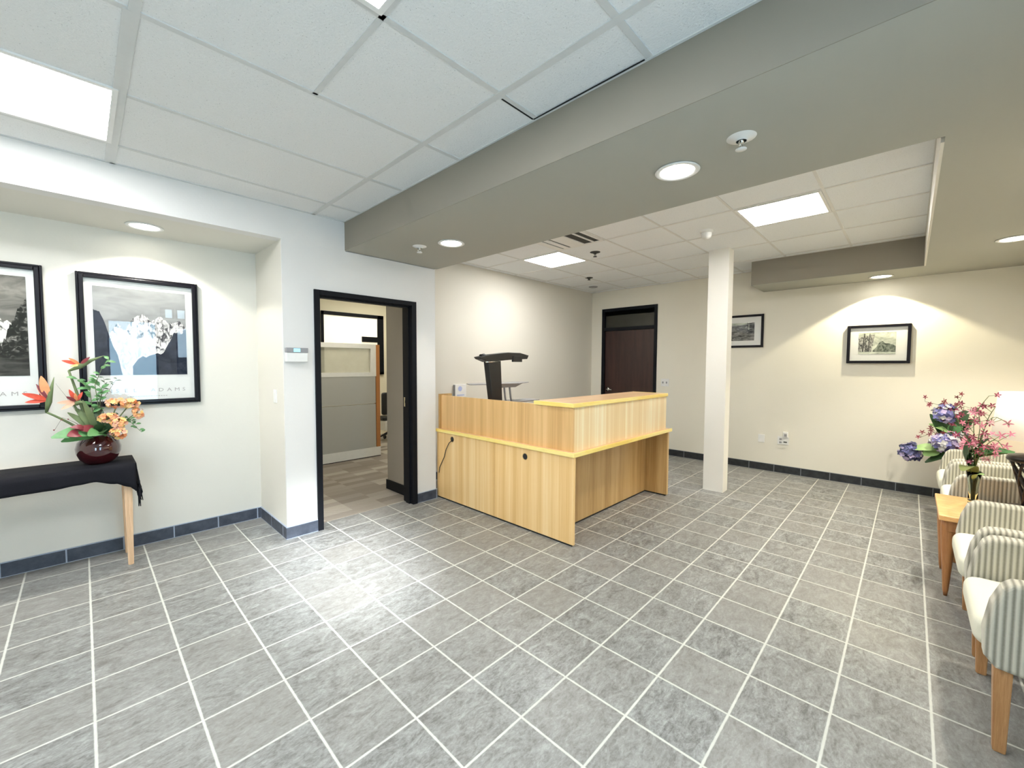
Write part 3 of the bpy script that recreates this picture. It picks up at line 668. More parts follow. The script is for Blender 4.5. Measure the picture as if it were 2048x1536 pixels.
def small_valley(t, y0, y1, z0, z1, x):
    bm = bmesh.new(); W = y1-y0; H = z1-z0; q = lambda p: [(y1-a*W, z0+b*H) for a, b in p]
    polyX(bm, q([(0, 0), (1, 0), (1, 1), (0, 1)]), x, 0)
    polyX(bm, q([(0, .9), (.5, .86), (.75, .92), (.75, 1), (0, 1)]), x-.002, 1)
    polyX(bm, q([(.80, .6), (.83, .6), (.825, .9), (.81, .9)]), x-.003, 1)
    finish('print', bm, [P12, P9], t)
frame_x(-5.60, -3.75, 4.86, 6.34, -5.19, -4.10, 5.21, 6.05, 'small framed tree and hill print lit by a downlight on the back wall', small_trees, .10, .13)
frame_x(-.79, 1.2, 5.58, 7.08, -.42, .83, 5.90, 6.72, 'small framed valley print half hidden behind the cream column', small_valley, .10, .07)

# ------------------------------------------------------------------ console table, runner, vase, flowers
TX1, TY0, TY1, TZ = -3.20, 7.38, 8.56, 2.40
t = thing('console_table', 'narrow light wood console table under the framed posters', 'console table', (-5.6, 7.97, 0))
pbox('tabletop', (-8.0, TY0, TZ-.10), (TX1, TY1, TZ), M['consolewood'], t, .015)
bm = bmesh.new(); box(bm, (-7.85, TY0+.08, TZ-.27), (TX1-.10, TY0+.13, TZ-.10)); box(bm, (-7.85, TY1-.13, TZ-.27), (TX1-.10, TY1-.08, TZ-.10)); box(bm, (TX1-.15, TY0+.1, TZ-.27), (TX1-.10, TY1-.1, TZ-.10)); finish('apron', bm, M['consolewood'], t)
for x, y in ((TX1-.14, TY0+.13), (TX1-.14, TY1-.16), (-7.8, TY0+.13), (-7.8, TY1-.16)):
    bm = bmesh.new(); frustum(bm, (x+(.03 if x > -5 else 0), y, 0), (x+(.03 if x > -5 else 0), y, TZ-.10), .05, .078); finish('leg', bm, M['consolewood'], t)
t = thing('table_runner', 'black cloth runner with knotted fringe draped over the console table', 'table runner', (-5.6, 7.97, TZ))
bm = bmesh.new(); N = 90; zt = TZ+.012
def hem(x):
    k = (x-(-8.05))/(TX1-(-8.05)); pts = [(-8.1, 2.03), (-5.2, 2.05), (-4.55, 2.055), (-4.1, 2.09), (-3.88, 2.105), (-3.52, 2.0), (-3.32, 1.90), (-3.14, 1.74)]
    for (a, b), (c, d) in zip(pts, pts[1:]):
        if a <= x <= c: f = (x-a)/(c-a); f = f*f*(3-2*f); return b+(d-b)*f
    return pts[-1][1] if x > 0 else 1.74
rows = []
for i in range(N+1):
    x = -8.05+(TX1+.03+8.05)*i/N; wv = .012*math.sin(x*7)+.01*math.sin(x*17+1); h = hem(x); row = [V(x, TY1-.01, zt), V(x, 8.0, zt+.002*math.sin(x*5)), V(x, TY0+.04, zt+.003)]
    row.append(V(x, TY0-.008, zt-.012)); 
    for k in range(1, 6): f = k/5; row.append(V(x, TY0-.025-wv*f-.012*f, zt-.03+(h-zt+.03)*f))
    rows.append([bm.verts.new(p) for p in row])
for a, b in zip(rows, rows[1:]):
    for k in range(len(a)-1): bm.faces.new((a[k], a[k+1], b[k+1], b[k]))
# end drop on the right
er = []
for j in range(13):
    f = j/12; y = TY0-.02+(TY1-.01-TY0+.02)*f; dz = .58-.16*f+.03*math.sin(f*11); r = []
    for k in range(6): g = k/5; r.append(bm.verts.new(V(TX1+.03+.05*g+.025*math.sin(f*14)*g, y-.02*g, zt-.012*(k > 0)-(dz*g))))
    er.append(r)
for a, b in zip(er, er[1:]):
    for k in range(5): bm.faces.new((a[k], a[k+1], b[k+1], b[k]))
bmesh.ops.remove_doubles(bm, verts=bm.verts, dist=.012)
o = finish('cloth', bm, M['blackcloth'], t, smooth=True); sm = o.modifiers.new('s', 'SOLIDIFY'); sm.thickness = .004; sm.offset = 1
for j in range(11):
    f = j/10; y = TY0-.02+(TY1-.05-TY0)*f; z = zt-(.56-.16*f); x = TX1+.08+.02*math.sin(f*14); L = .26+.14*rnd.random()+(.16 if j == 0 else 0)
    bm = bmesh.new()
    for s in range(3): tube(bm, [(x, y, z+.02), (x+rnd.uniform(-.03, .04), y+rnd.uniform(-.04, .04), z-L*.45), (x+rnd.uniform(-.03, .04), y+rnd.uniform(-.03, .03), z-L)], [.010, .015, .008], 5)
    tube(bm, [(x, y, z-.03), (x, y, z-.09)], .026, 6); finish('tassel', bm, M['blackcloth'], t)

VX, VY, VZ = -3.76, 7.93, TZ+.022
t = thing('vase', 'round glossy dark red vase on the black runner', 'vase', (VX, VY, VZ))
prof = [(.0, 0), (.19, 0), (.24, .03), (.32, .12), (.38, .26), (.39, .38), (.355, .51), (.28, .60), (.22, .645), (.215, .68), (.235, .70), (.22, .705), (.195, .68), (.19, .61)]
bm = bmesh.new(); lathe(bm, prof, (VX, VY, VZ), 56, capb=False); bmesh.ops.remove_doubles(bm, verts=bm.verts, dist=1e-4); finish('body', bm, M['vasered'], t, smooth=True)
G1 = plain('leaf_green', (.10, .26, .09), .45, var=.35, vscale=30); G2 = plain('leaf_dark_green', (.035, .085, .03), .45, var=.35); G3 = plain('leaf_bright', (.33, .52, .20), .45, var=.25); G4 = plain('stem_green', (.14, .19, .08), .6, var=.3)
OR = plain('orange_petal', (.88, .33, .14), .5, var=.2, vscale=40); RD = plain('red_petal', (.70, .09, .05), .5, var=.3, vscale=40); PK = plain('salmon_petal', (.90, .46, .32), .5, var=.2, vscale=40); MR = plain('maroon_leaf', (.22, .035, .045), .4, var=.3); YL = plain('yellow_petal', (.92, .62, .22), .5, var=.15); APR = plain('apricot_blossom', (.90, .46, .19), .6, var=.25, vscale=50); BR = plain('twig_brown', (.12, .09, .06), .7)
fa = thing('flower_arrangement', 'tall orange and red artificial flower arrangement in the dark red vase', 'flower arrangement', (VX, VY, VZ+.3))
neck = V(VX, VY, VZ+.60)
def stem(bm, tip, r=.016, bow=.10, mi=0, base_=None, n=8):
    b = V(base_) if base_ is not None else neck+V(rnd.uniform(-.09, .09), rnd.uniform(-.09, .09), -.2); tip = V(tip); mid = (b+tip)/2+V(0, rnd.uniform(-.03, .03), bow)
    pts = [b*(1-s)**2+mid*2*s*(1-s)+tip*s*s for s in [k/n for k in range(n+1)]]; tube(bm, pts, [r*1.3-(r*.5)*k/n for k in range(n+1)], 7, mi=mi)
def bird(c, beak, petals, dark):
    bm = bmesh.new(); c = V(c); beak = V(beak); tail = c-(beak-c)*.45+V(0, 0, -.05)
    tube(bm, [tail, c+V(0, 0, -.04), c+(beak-c)*.45, beak], [.02, .055, .035, .004], 9, mi=0)
    stem(bm, tail+V(0, 0, .01), .026, .12, mi=0)
    o = finish('bird_of_paradise_stem', bm, [G4], fa)
    for i, (p, m) in enumerate(petals):
        b2 = bmesh.new(); leaf(b2, c, p, (V(p)-c).length*.26, (0, -1, .15), .06, 8, power=.7); finish('petal', b2, m, o)
    b2 = bmesh.new()
    for p in dark: leaf(b2, c+V(0, -.02, 0), p, .07, (0, -1, .3), .05, 6)
    finish('dark_petal', b2, MR, o)
yA = 7.75
bird((-4.494, 7.750, 3.951), (-4.397, 7.700, 4.446), [((-4.582, 7.700, 4.471), OR), ((-4.849, 7.600, 4.116), RD), ((-4.818, 7.650, 3.924), RD), ((-4.645, 7.700, 4.260), PK)], [(-4.657, 7.700, 4.303)])
bird((-4.000, 7.900, 4.716), (-3.600, 7.850, 4.926), [((-4.278, 7.800, 4.804), RD), ((-4.171, 7.800, 4.860), OR), ((-4.155, 7.800, 4.672), YL), ((-3.870, 7.850, 4.853), PK)], [(-3.838, 7.800, 4.887)])
bird((-4.080, 7.800, 3.889), (-3.934, 7.700, 3.853), [((-4.185, 7.700, 4.167), RD), ((-3.981, 7.750, 4.100), RD), ((-4.370, 7.650, 3.885), PK), ((-4.317, 7.650, 3.739), PK), ((-4.097, 7.700, 4.086), OR)], [(-4.235, 7.700, 4.015)])
def cluster(c, rx, rz, n, m, name, parent, fl=.055, np_=5, ctr=None, ry=None, w=.8):
    bm = bmesh.new(); c = V(c); ry = ry or (rx+rz)/2
    for i in range(n):
        th = rnd.uniform(0, 2*PI); u = rnd.uniform(-1, 1); d = V(math.sqrt(1-u*u)*math.cos(th), math.sqrt(1-u*u)*math.sin(th), u)
        p = c+V(d.x*rx, d.y*ry, d.z*rz)*rnd.uniform(.75, 1.05)
        star(bm, p, fl*rnd.uniform(.8, 1.2), np_, fl*w, d+V(rnd.uniform(-.4, .4), -.3, rnd.uniform(-.2, .5)), rnd.randrange(len(m)), rnd.uniform(0, 2), .3, 3)
    return finish(name, bm, m, parent)
for c, rx, rz, n in (((-3.411, 7.750, 3.816), .20, .09, 55), ((-3.190, 7.700, 3.805), .16, .10, 40), ((-3.072, 7.700, 3.592), .09, .15, 26), ((-3.592, 7.650, 3.499), .16, .09, 40), ((-3.414, 7.620, 3.357), .13, .12, 40), ((-3.421, 7.600, 3.137), .14, .13, 44)):
    o = cluster(c, rx, rz, n, [APR, OR, PK, YL], 'blossom_cluster', fa, .06)
    bm = bmesh.new(); stem(bm, c, .014, .05); finish('stem', bm, G4, o)
def leafs(lst, m, nm='leaf', parent=None):
    for b, tp, w, cv in lst:
        bm = bmesh.new(); leaf(bm, b, tp, w, (0, -.8, .6), cv, 9, power=.65); finish(nm, bm, m, parent or fa)
nk = (VX, VY-.05, VZ+.66)
leafs([(nk, (-4.474, 7.450, 3.161), .30, .22), (nk, (-4.335, 7.500, 3.050), .22, .1), ((VX+.05, VY-.1, VZ+.62), (-3.927, 7.300, 3.155), .30, .2)], G1)
leafs([(nk, (-3.698, 7.400, 3.182), .30, .1), (nk, (-3.595, 7.900, 3.417), .34, .1), (nk, (-3.880, 8.100, 3.448), .30, .1), (nk, (-3.425, 7.800, 3.577), .30, .12), (nk, (-3.740, 8.000, 3.750), .26, .1), (nk, (-3.531, 8.200, 3.237), .34, .1), (nk, (-4.044, 8.000, 3.335), .28, .1), (nk, (-3.808, 7.600, 3.353), .30, .1), (nk, (-3.329, 7.900, 3.452), .2, .1)], G2)
leafs([((-3.987, 7.600, 3.170), (-4.241, 7.400, 3.181), .22, .15), ((-3.969, 7.600, 3.257), (-4.193, 7.500, 3.349), .12, .3), (nk, (-4.120, 7.500, 3.308), .22, .2)], MR, 'maroon_leaf')
leafs([(nk, (-4.109, 7.900, 3.749), .16, .1), (nk, (-4.227, 7.900, 3.645), .14, .1), (nk, (-3.986, 7.700, 3.924), .12, .05)], G4)
def branch(pts, m_st, m_lf, lw, ll, nl, name='leafy_branch', parent=None, r=.010, star_n=0):
    bm = bmesh.new(); pts = [V(p) for p in pts]; tube(bm, pts, [r*(1-.6*i/(len(pts)-1)) for i in range(len(pts))], 6, mi=0)
    for i in range(nl):
        f = (.25+.75*i/max(1, nl-1))*(len(pts)-1); k = min(int(f), len(pts)-2); p = pts[k].lerp(pts[k+1], f-k); an = rnd.uniform(0, 2*PI)
        d = V(math.cos(an), math.sin(an)*.6, rnd.uniform(-.1, .8)).normalized(); leaf(bm, p, p+d*ll*rnd.uniform(.7, 1.2), lw, (0, -.7, .7), .1, 5, mi=1)
    return finish(name, bm, [m_st, m_lf], parent or fa)
branch([neck, (-3.834, 7.900, 3.671), (-3.861, 7.850, 4.136), (-4.049, 7.850, 4.391)], G4, G1, .09, .16, 14)
branch([neck, (-3.741, 7.900, 3.780), (-3.777, 7.850, 4.247), (-3.650, 7.850, 4.648), (-3.538, 7.800, 4.834)], G4, G1, .08, .15, 12)
branch([neck, (-3.705, 7.900, 3.894), (-3.658, 7.850, 4.127), (-3.774, 7.850, 4.339)], G4, G1, .09, .15, 9)
branch([neck, (-3.664, 7.900, 3.892), (-3.486, 7.900, 4.235), (-3.405, 7.900, 4.387)], BR, G2, .03, .10, 8, 'twig', r=.006)
branch([neck, (-3.687, 7.900, 3.951), (-3.612, 7.900, 4.240), (-3.631, 7.900, 4.415)], BR, G2, .03, .10, 8, 'twig', r=.006)
branch([neck, (-3.343, 7.800, 3.427), (-3.203, 7.700, 3.340), (-3.024, 7.700, 3.091)], G4, G1, .06, .12, 12)
branch([neck, (-3.372, 7.800, 3.346), (-3.235, 7.700, 3.450), (-3.116, 7.700, 3.295)], G4, G1, .06, .12, 9)
branch([neck, (-4.119, 7.800, 3.420), (-4.301, 7.700, 3.559), (-4.435, 7.700, 3.277)], BR, MR, .03, .06, 4, 'twig', r=.006)
branch([neck, (-4.111, 7.900, 3.692), (-4.252, 7.900, 4.038), (-4.379, 7.900, 4.287)], BR, BR, .01, .05, 2, 'twig', r=.004)

# ------------------------------------------------------------------ reception desk
dk = thing('reception_desk', 'L-shaped light maple reception desk with raised transaction counter', 'reception desk', (7.7, 3.5, 0))
DX, DYF, DYB = 4.75, .54, 6.47
pbox('outer_panel', (DX, DYF, .05), (DX+.07, 3.515, 2.37), M['maple'], dk); pbox('outer_panel', (DX, 3.53, .05), (DX+.07, DYB, 2.37), M['maple'], dk)
pbox('plinth', (DX+.02, DYF+.06, 0), (DX+.06, DYB-.02, .05), M['black'], dk)
bm = bmesh.new(); box(bm, (DX+.07, 3.50, .3), (DX+.075, 3.545, 2.37)); finish('seam_strip', bm, M['maplein'], dk)
pbox('modesty_panel', (DX+.07, 1.42, .06), (10.62, 1.50, 2.37), M['maplein'], dk); pbox('plinth', (DX+.1, 1.44, 0), (10.6, 1.48, .06), M['black'], dk)
pbox('end_panel', (10.60, .60, .05), (10.72, 2.9, 2.37), M['maplein'], dk); pbox('plinth', (10.62, .66, 0), (10.70, 2.8, .05), M['black'], dk)
# worktops
wt = pbox('worktop', (4.74, .56, 2.37), (7.2, DYB, 2.47), M['mapletop'], dk); pbox('worktop', (7.2, .56, 2.37), (10.70, 2.9, 2.47), M['mapletop'], dk)
bm = bmesh.new(); prism(bm, [(4.69, .50), (10.74, .50), (10.74, .56), (4.74, .56), (4.74, DYB), (4.69, DYB)], 2, 2.365, 2.475, .012, 3); finish('edge_band', bm, M['mapleedge'], dk)
pbox('rear_panel', (7.12, 2.95, .05), (7.2, DYB, 2.37), M['maplein'], dk); pbox('rear_panel', (7.3, 2.82, .05), (10.58, 2.88, 2.37), M['maplein'], dk)
# raised screens
HX, HY = 4.85, .66
pbox('upper_screen', (HX, HY, 2.47), (HX+.07, DYB-.12, 3.655), M['maplemid'], dk)
pbox('upper_screen', (HX+.07, HY, 2.47), (10.56, HY+.06, 3.64), M['maplefront'], dk)
pbox('screen_end_panel', (4.78, DYB-.12, 2.475), (5.32, DYB-.04, 3.70), M['maplein'], dk)
pbox('screen_end_panel', (10.50, HY+.06, 2.47), (10.56, 1.85, 3.64), M['maple'], dk)
pbox('counter_support', (5.0, 1.80, 2.47), (5.06, 1.88, 3.64), M['maple'], dk)
ct = pbox('counter_top', (4.87, .68, 3.64), (10.50, 1.97, 3.745), M['mapletop'], dk)
bm = bmesh.new(); prism(bm, [(4.80, .61), (10.58, .61), (10.58, 1.97), (10.50, 1.97), (10.50, .68), (4.87, .68), (4.87, 1.97), (4.80, 1.97)], 2, 3.638, 3.748, .012, 3); finish('edge_band', bm, M['mapleedge'], ct)
for y, z in ((5.60, 2.185), (2.235, 2.125)):
    bm = bmesh.new(); tube(bm, [(DX-.004, y, z), (DX+.001, y, z)], [.085, .085], 24); finish('grommet_hole', bm, M['black'], dk)
    bm = bmesh.new()
    for k in range(24):
        a0, a1 = 2*PI*k/24, 2*PI*(k+1)/24
        vs = [bm.verts.new(V(DX-.007, y+r*math.cos(a), z+r*math.sin(a))) for r, a in ((.085, a0), (.10, a0), (.10, a1), (.085, a1))]; bm.faces.new(vs)
    finish('grommet_ring', bm, M['maplein'], dk)
bm = bmesh.new(); cpts = [(DX-.018, 5.60, 2.15), (DX-.03, 5.60, 2.14), (DX-.045, 5.72, 2.05), (DX-.04, 5.90, 1.80), (DX-.035, 6.02, 1.50), (DX-.03, 6.12, 1.36), (DX-.02, 6.30, 1.10), (DX-.015, 6.34, .9)]
tube(bm, cpts, .013, 8); tag(finish('power_cord', bm, M['cord'], origin=(DX, 5.6, 2.1), smooth=True), 'thin black cord hanging from the left hole of the desk', 'power cord')

# monitor stand / sit-stand riser behind the screen
ms = thing('monitor_stand', 'black monitor arm column with crossbar rising above the desk screen', 'monitor stand', (5.6, 4.2, 2.47))
yy = 4.2
bm = bmesh.new(); prism(bm, [(5.004, 4.863), (5.562, 4.868), (5.637, 3.538), (5.734, 2.724), (5.341, 2.765), (5.204, 3.565)], 1, yy-.14, yy+.10, .015); finish('column', bm, M['black'], ms)
pbox('clamp_base', (5.05, 3.9, 2.47), (5.75, 4.5, 2.55), M['black'], ms, .01)
bm = bmesh.new(); pts = [(4.622, 4.985), (5.091, 5.073), (5.888, 5.155), (6.476, 5.152), (6.915, 5.073), (6.838, 4.949), (5.937, 4.905), (4.983, 4.831), (4.685, 4.923)]
prism(bm, pts, 1, yy-.16, yy+.14, .012); finish('crossbar', bm, M['black'], ms)
for u in (962, 985, 1006, 1022, 1040):
    bm = bmesh.new(); a = (4.622, 4.985, 6.916, 5.020); k = (u-953)/98.0; cx = a[0]+(a[2]-a[0])*k; cz = a[1]+(a[3]-a[1])*k+.05-.04*abs(k-.5)
    tube(bm, [(cx-.08, yy-.05, cz-.02), (cx+.08, yy-.05, cz+.02)], [.075, .06], 10); finish('knuckle_joint', bm, M['black'], ms)
pbox('mount_block', (6.105, 4.000, 4.841), ((6.529, 4.100, 5.042)), M['black'], ms, .01)
bm = bmesh.new(); tube(bm, [(4.898, 4.060, 4.830), (5.426, 4.060, 4.850)], .025, 8); finish('silver_collar', bm, M['chrome'], ms)
ds = thing('desk_riser', 'thin grey desk riser shelf on a bracket behind the black column', 'desk riser', (6.6, 4.6, 2.47))
bm = bmesh.new(); z = 4.06; prism(bm, [(4.95, 4.9), (5.5, 4.75), (6.9, 4.5), (8.0, 5.0), (7.8, 5.4), (5.3, 5.5)], 2, z, z+.03, .008); finish('shelf', bm, M['greyplastic'], ds)
bm = bmesh.new(); prism(bm, [(5.9, z), (7.4, z), (7.0, z-.13), (6.3, z-.13)], 1, 4.75, 5.3, .01); finish('bracket_plate', bm, M['greyplastic'], ds)
for x in (6.50, 6.78):
    bm = bmesh.new(); tube(bm, [(x, 4.85, z-.1), (x+.06, 4.85, z-.5), (x+.12, 4.85, 3.3)], .035, 8); finish('bracket_arm', bm, M['greyplastic'], ds)
bm = bmesh.new(); box(bm, (5.6, 4.7, 3.36), (8.3, 5.4, 3.41), .01); finish('lower_tray', bm, M['greyplastic'], ds)
bm = bmesh.new(); box(bm, (6.5, 4.9, 2.52), (6.9, 5.2, 3.36), .01); box(bm, (6.3, 4.7, 2.47), (7.1, 5.4, 2.52), .01); finish('post', bm, M['greyplastic'], ds)

t = thing('wall_notice_box', 'small white boxed panel with blue mark above the left end of the desk', 'wall panel', (7.3, 8.30, 3.7))
a = (6.922, 3.358, 7.521, 3.898)
pbox('box', (a[0], 8.18, a[1]), (a[2], 8.30, a[3]), M['white'], t, .01); pbox('dark_side', (a[0]-.02, 8.18, a[1]+.02), (a[0], 8.30, a[3]-.02), M['greyplastic'], t)
BL = plain('blue_print', (.45, .52, .78), .6)
bm = bmesh.new(); lathe(bm, [(0, 0), (.11, 0)], (0, 0, 0), 24, capb=False); bmesh.ops.rotate(bm, verts=bm.verts, cent=(0, 0, 0), matrix=Matrix.Rotation(PI/2, 3, 'X')); bmesh.ops.translate(bm, verts=bm.verts, vec=(a[0]*.58+a[2]*.42, 8.172, a[1]*.35+a[3]*.65))
bmesh.ops.remove_doubles(bm, verts=bm.verts, dist=1e-4); box(bm, (a[0]+.08, 8.171, a[1]+.06), (a[2]-.12, 8.174, a[1]+.10)); finish('blue_mark', bm, BL, t)

# ------------------------------------------------------------------ office seen through the doorway
cp = thing('cubicle_partition', 'grey fabric cubicle partition with white base and glazed top in the office', 'cubicle partition', (3.4, 14, 0))
px0, px1, py = .3, 6.42, 14.0
pbox('base', (px0, py, .05), (px1+.22, py+.22, .50), M['whitetrim'], cp); pbox('foot', (px0, py+.02, .006), (px1+.22, py+.2, .05), M['black'], cp)
pbox('fabric_panel', (px0, py, .50), (px1-.03, py+.2, 2.72), M['panelfab'], cp, .01); pbox('fabric_panel', (px0, py, 2.75), (px1-.03, py+.2, 4.12), M['panelfab'], cp, .01)
bm = bmesh.new(); box(bm, (px0, py-.01, 4.12), (px1, py+.21, 4.32)); box(bm, (px0, py-.01, 5.52), (px1, py+.21, 5.74)); box(bm, (px1-.28, py-.01, 4.32), (px1, py+.21, 5.52)); box(bm, (px0, py-.01, 4.32), (px0+.2, py+.21, 5.52)); finish('glazing_frame', bm, M['whitetrim'], cp)
pbox('pane', (px0+.2, py+.08, 4.32), (px1-.28, py+.11, 5.52), M['frost'], cp)
pbox('end_trim', (px1, py-.01, .50), (px1+.20, py+.21, 5.72), M['orangetrim'], cp)
oc = thing('office_chair', 'black office chair with white base partly hidden behind the brown wall', 'office chair', (9.05, 17.5, 0))
bm = bmesh.new(); softbox(bm, (8.55, 17.2, 1.30), (9.9, 18.0, 1.55), .1, 6); finish('seat', bm, M['black'], oc, smooth=True)
bm = bmesh.new(); softbox(bm, (8.6, 17.35, 1.62), (9.9, 17.6, 3.0), .12, 6); finish('backrest', bm, M['black'], oc, smooth=True)
pbox('pedestal_shroud', (8.62, 17.1, .70), (9.8, 17.9, 1.28), M['whitetrim'], oc, .03)
bm = bmesh.new()
for k in range(5):
    a = 2*PI*k/5+.3; tube(bm, [(9.2, 17.5, .6), (9.2+.75*math.cos(a), 17.5+.75*math.sin(a), .22)], [.07, .045], 8)
    tube(bm, [(9.2+.75*math.cos(a)-.05, 17.5+.75*math.sin(a), .13), (9.2+.75*math.cos(a)+.05, 17.5+.75*math.sin(a), .13)], .12, 12)
finish('star_base', bm, M['black'], oc)

# ------------------------------------------------------------------ armchairs
def arm_profile():
    pts = [(-6.40, 1.20), (-6.385, 1.50), (-6.44, 1.86), (-6.52, 2.08), (-6.60, 2.16), (-6.72, 2.18), (-8.35, 2.22), (-8.45, 1.10), (-6.72, 1.06), (-6.50, 1.08)]
    return pts
def make_chair(x0, label):
    t = thing('armchair', label, 'armchair', (x0+1.06, -7.4, 0), 'upholstered armchairs along the right wall')
    w = 2.12; aw = .29
    for a in (x0, x0+w-aw):
        bm = bmesh.new(); prism(bm, arm_profile(), 0, a, a+aw, .06, 4); finish('armrest', bm, M['rib'], t, smooth=False)
    bm = bmesh.new(); softbox(bm, (x0+aw-.02, -8.1, 1.16), (x0+w-aw+.02, -6.325, 1.57), .15, 12, .05); finish('seat', bm, M['seatfab'], t, smooth=True)
    pbox('seat_rail', (x0+aw, -8.2, 1.02), (x0+w-aw, -6.50, 1.18), M['rib'], t, .03)
    bm = bmesh.new(); softbox(bm, (0, 0, 0), (w-2*aw-.02, .42, 1.72), .14, 12); bmesh.ops.rotate(bm, verts=bm.verts, cent=(0, .2, 0), matrix=Matrix.Rotation(math.radians(10), 3, 'X')); bmesh.ops.translate(bm, verts=bm.verts, vec=(x0+aw+.01, -8.38, 1.12)); finish('backrest', bm, M['ribx'], t, smooth=True)
    for lx in (x0+.16, x0+w-.16):
        bm = bmesh.new(); frustum(bm, (lx, -6.58, 0), (lx, -6.57, 1.10), .058, .095, .055, .08, .01); finish('leg', bm, M['legwood'], t)
        bm = bmesh.new(); frustum(bm, (lx, -8.55, 0), (lx, -8.25, 1.12), .08, .12, .08, .12, .012); finish('leg', bm, M['legwood'], t)
    return t
ch = make_chair(3.62, 'nearest cream and ribbed grey armchair at the right edge of the photo')
dup(ch, (5.93+1.06, -7.4, 0), 'second armchair, between the nearest armchair and the end table')
dup(ch, (10.45+1.06, -7.4, 0), 'armchair directly behind the end table with the table lamp')
dup(ch, (12.76+1.06, -7.4, 0), 'farthest armchair, next to the blue and purple hydrangea arrangement')

# end table, corner table
def make_table(x0, x1, y0, y1, h, label):
    t = thing('end_table', label, 'end table', ((x0+x1)/2, (y0+y1)/2, 0))
    pbox('tabletop', (x0, y0, h-.11), (x1, y1, h), M['tablewood'], t, .02, 3)
    bm = bmesh.new()
    for lo, hi in (((x0+.12, y1-.16), (x1-.12, y1-.10)), ((x0+.12, y0+.10), (x1-.12, y0+.16)), ((x0+.10, y0+.12), (x0+.16, y1-.12)), ((x1-.16, y0+.12), (x1-.10, y1-.12))): box(bm, (lo[0], lo[1], h-.34), (hi[0], hi[1], h-.11))
    finish('apron', bm, M['tableleg'], t)
    for x in (x0+.22, x1-.22):
        for y in (y0+.2, y1-.16):
            bm = bmesh.new(); lathe(bm, [(.028, 0), (.045, .12), (.10, 1.0), (.118, h-.34), (.118, h-.11)], (x, y, 0), 20, capt=True); finish('leg', bm, M['tableleg'], t, smooth=True)
    return t
make_table(8.12, 10.15, -8.25, -6.15, 1.72, 'light orange wood end table with tapered legs between the armchairs')
make_table(15.05, 17.15, -8.5, -6.75, 1.72, 'corner side table under the hydrangea arrangement')

# lamp
LX, LY, LZ = 9.62, -7.62, 1.722
lm = thing('table_lamp', 'dark openwork table lamp with cream shade on the end table', 'table lamp', (LX, LY, LZ))
bm = bmesh.new(); lathe(bm, [(0, 0), (.46, 0), (.50, .03), (.47, .07), (.30, .10), (.20, .12), (.10, .14)], (LX, LY, LZ), 40, capb=False); bmesh.ops.remove_doubles(bm, verts=bm.verts, dist=1e-4); finish('base', bm, M['teak'], lm, smooth=True)
bm = bmesh.new(); NR = 11
def lrad(f): return .20+.20*f**1.3
for sgn in (1, -1):
    for k in range(NR):
        pts = [(LX+lrad(f)*math.cos(2*PI*k/NR+sgn*f*1.3), LY+lrad(f)*math.sin(2*PI*k/NR+sgn*f*1.3), LZ+.12+.95*f) for f in [i/10 for i in range(11)]]; tube(bm, pts, .022, 6)
finish('openwork_body', bm, M['teak'], lm)
bm = bmesh.new(); lathe(bm, [(.0, 1.06), (.44, 1.06), (.47, 1.10), (.44, 1.18), (.12, 1.24), (.06, 1.30), (.05, 1.52), (0, 1.52)], (LX, LY, LZ), 32, capb=False); bmesh.ops.remove_doubles(bm, verts=bm.verts, dist=1e-4); finish('cap', bm, M['teak'], lm, smooth=True)
bm = bmesh.new(); lathe(bm, [(.70, 1.53), (.62, 2.50)], (LX, LY, LZ), 56, capb=False); o = finish('lamp_shade', bm, M['shade'], lm, smooth=True); sm = o.modifiers.new('s', 'SOLIDIFY'); sm.thickness = .006
bm = bmesh.new(); tube(bm, [(LX, LY, LZ+1.4), (LX, LY, LZ+2.42)], .02, 8)
for k in range(3): a = 2*PI*k/3; tube(bm, [(LX, LY, LZ+2.42), (LX+.61*math.cos(a), LY+.61*math.sin(a), LZ+2.46)], .012, 6)
finish('harp', bm, M['chrome'], lm)

# orchid in glass vase
OX, OY, OZ = (9.751, -6.765, 1.750)
OX = 9.65; OY = -6.72; OZ = 1.722
t = thing('glass_vase', 'slim clear glass vase on the end table holding orchid stems', 'glass vase', (OX, OY, OZ))
bm = bmesh.new(); lathe(bm, [(0, 0), (.075, 0), (.08, .02), (.08, .3), (.10, .55), (.125, .72), (.115, .72), (.09, .55), (.07, .3), (.065, .06), (0, .05)], (OX, OY, OZ), 36, capb=False); bmesh.ops.remove_doubles(bm, verts=bm.verts, dist=1e-4); finish('body', bm, M['glass'], t, smooth=True)
og = thing('orchid_arrangement', 'maroon and pink orchid sprays with green leaves in the slim glass vase', 'flower arrangement', (OX, OY, OZ+.1))
MP = plain('maroon_petal', (.30, .045, .09), .55, var=.3, vscale=40); PP = plain('pink_petal', (.66, .24, .33), .55, var=.3, vscale=40); CR = plain('cream_petal', (.90, .80, .66), .6, var=.1); OL = plain('olive_leaf', (.20, .24, .07), .5, var=.3)
ob_ = (OX, OY, OZ+.08)
bm = bmesh.new()
for k in range(9):
    a = 2*PI*k/9; stemtop = (OX+.08*math.cos(a), OY+.08*math.sin(a), OZ+.75); tube(bm, [(OX+.025*math.cos(a+1), OY+.025*math.sin(a+1), OZ+.06), (OX+.035*math.cos(a), OY+.035*math.sin(a), OZ+.4), stemtop], [.012, .010, .008], 6)
finish('stem_bundle', bm, G4, og)
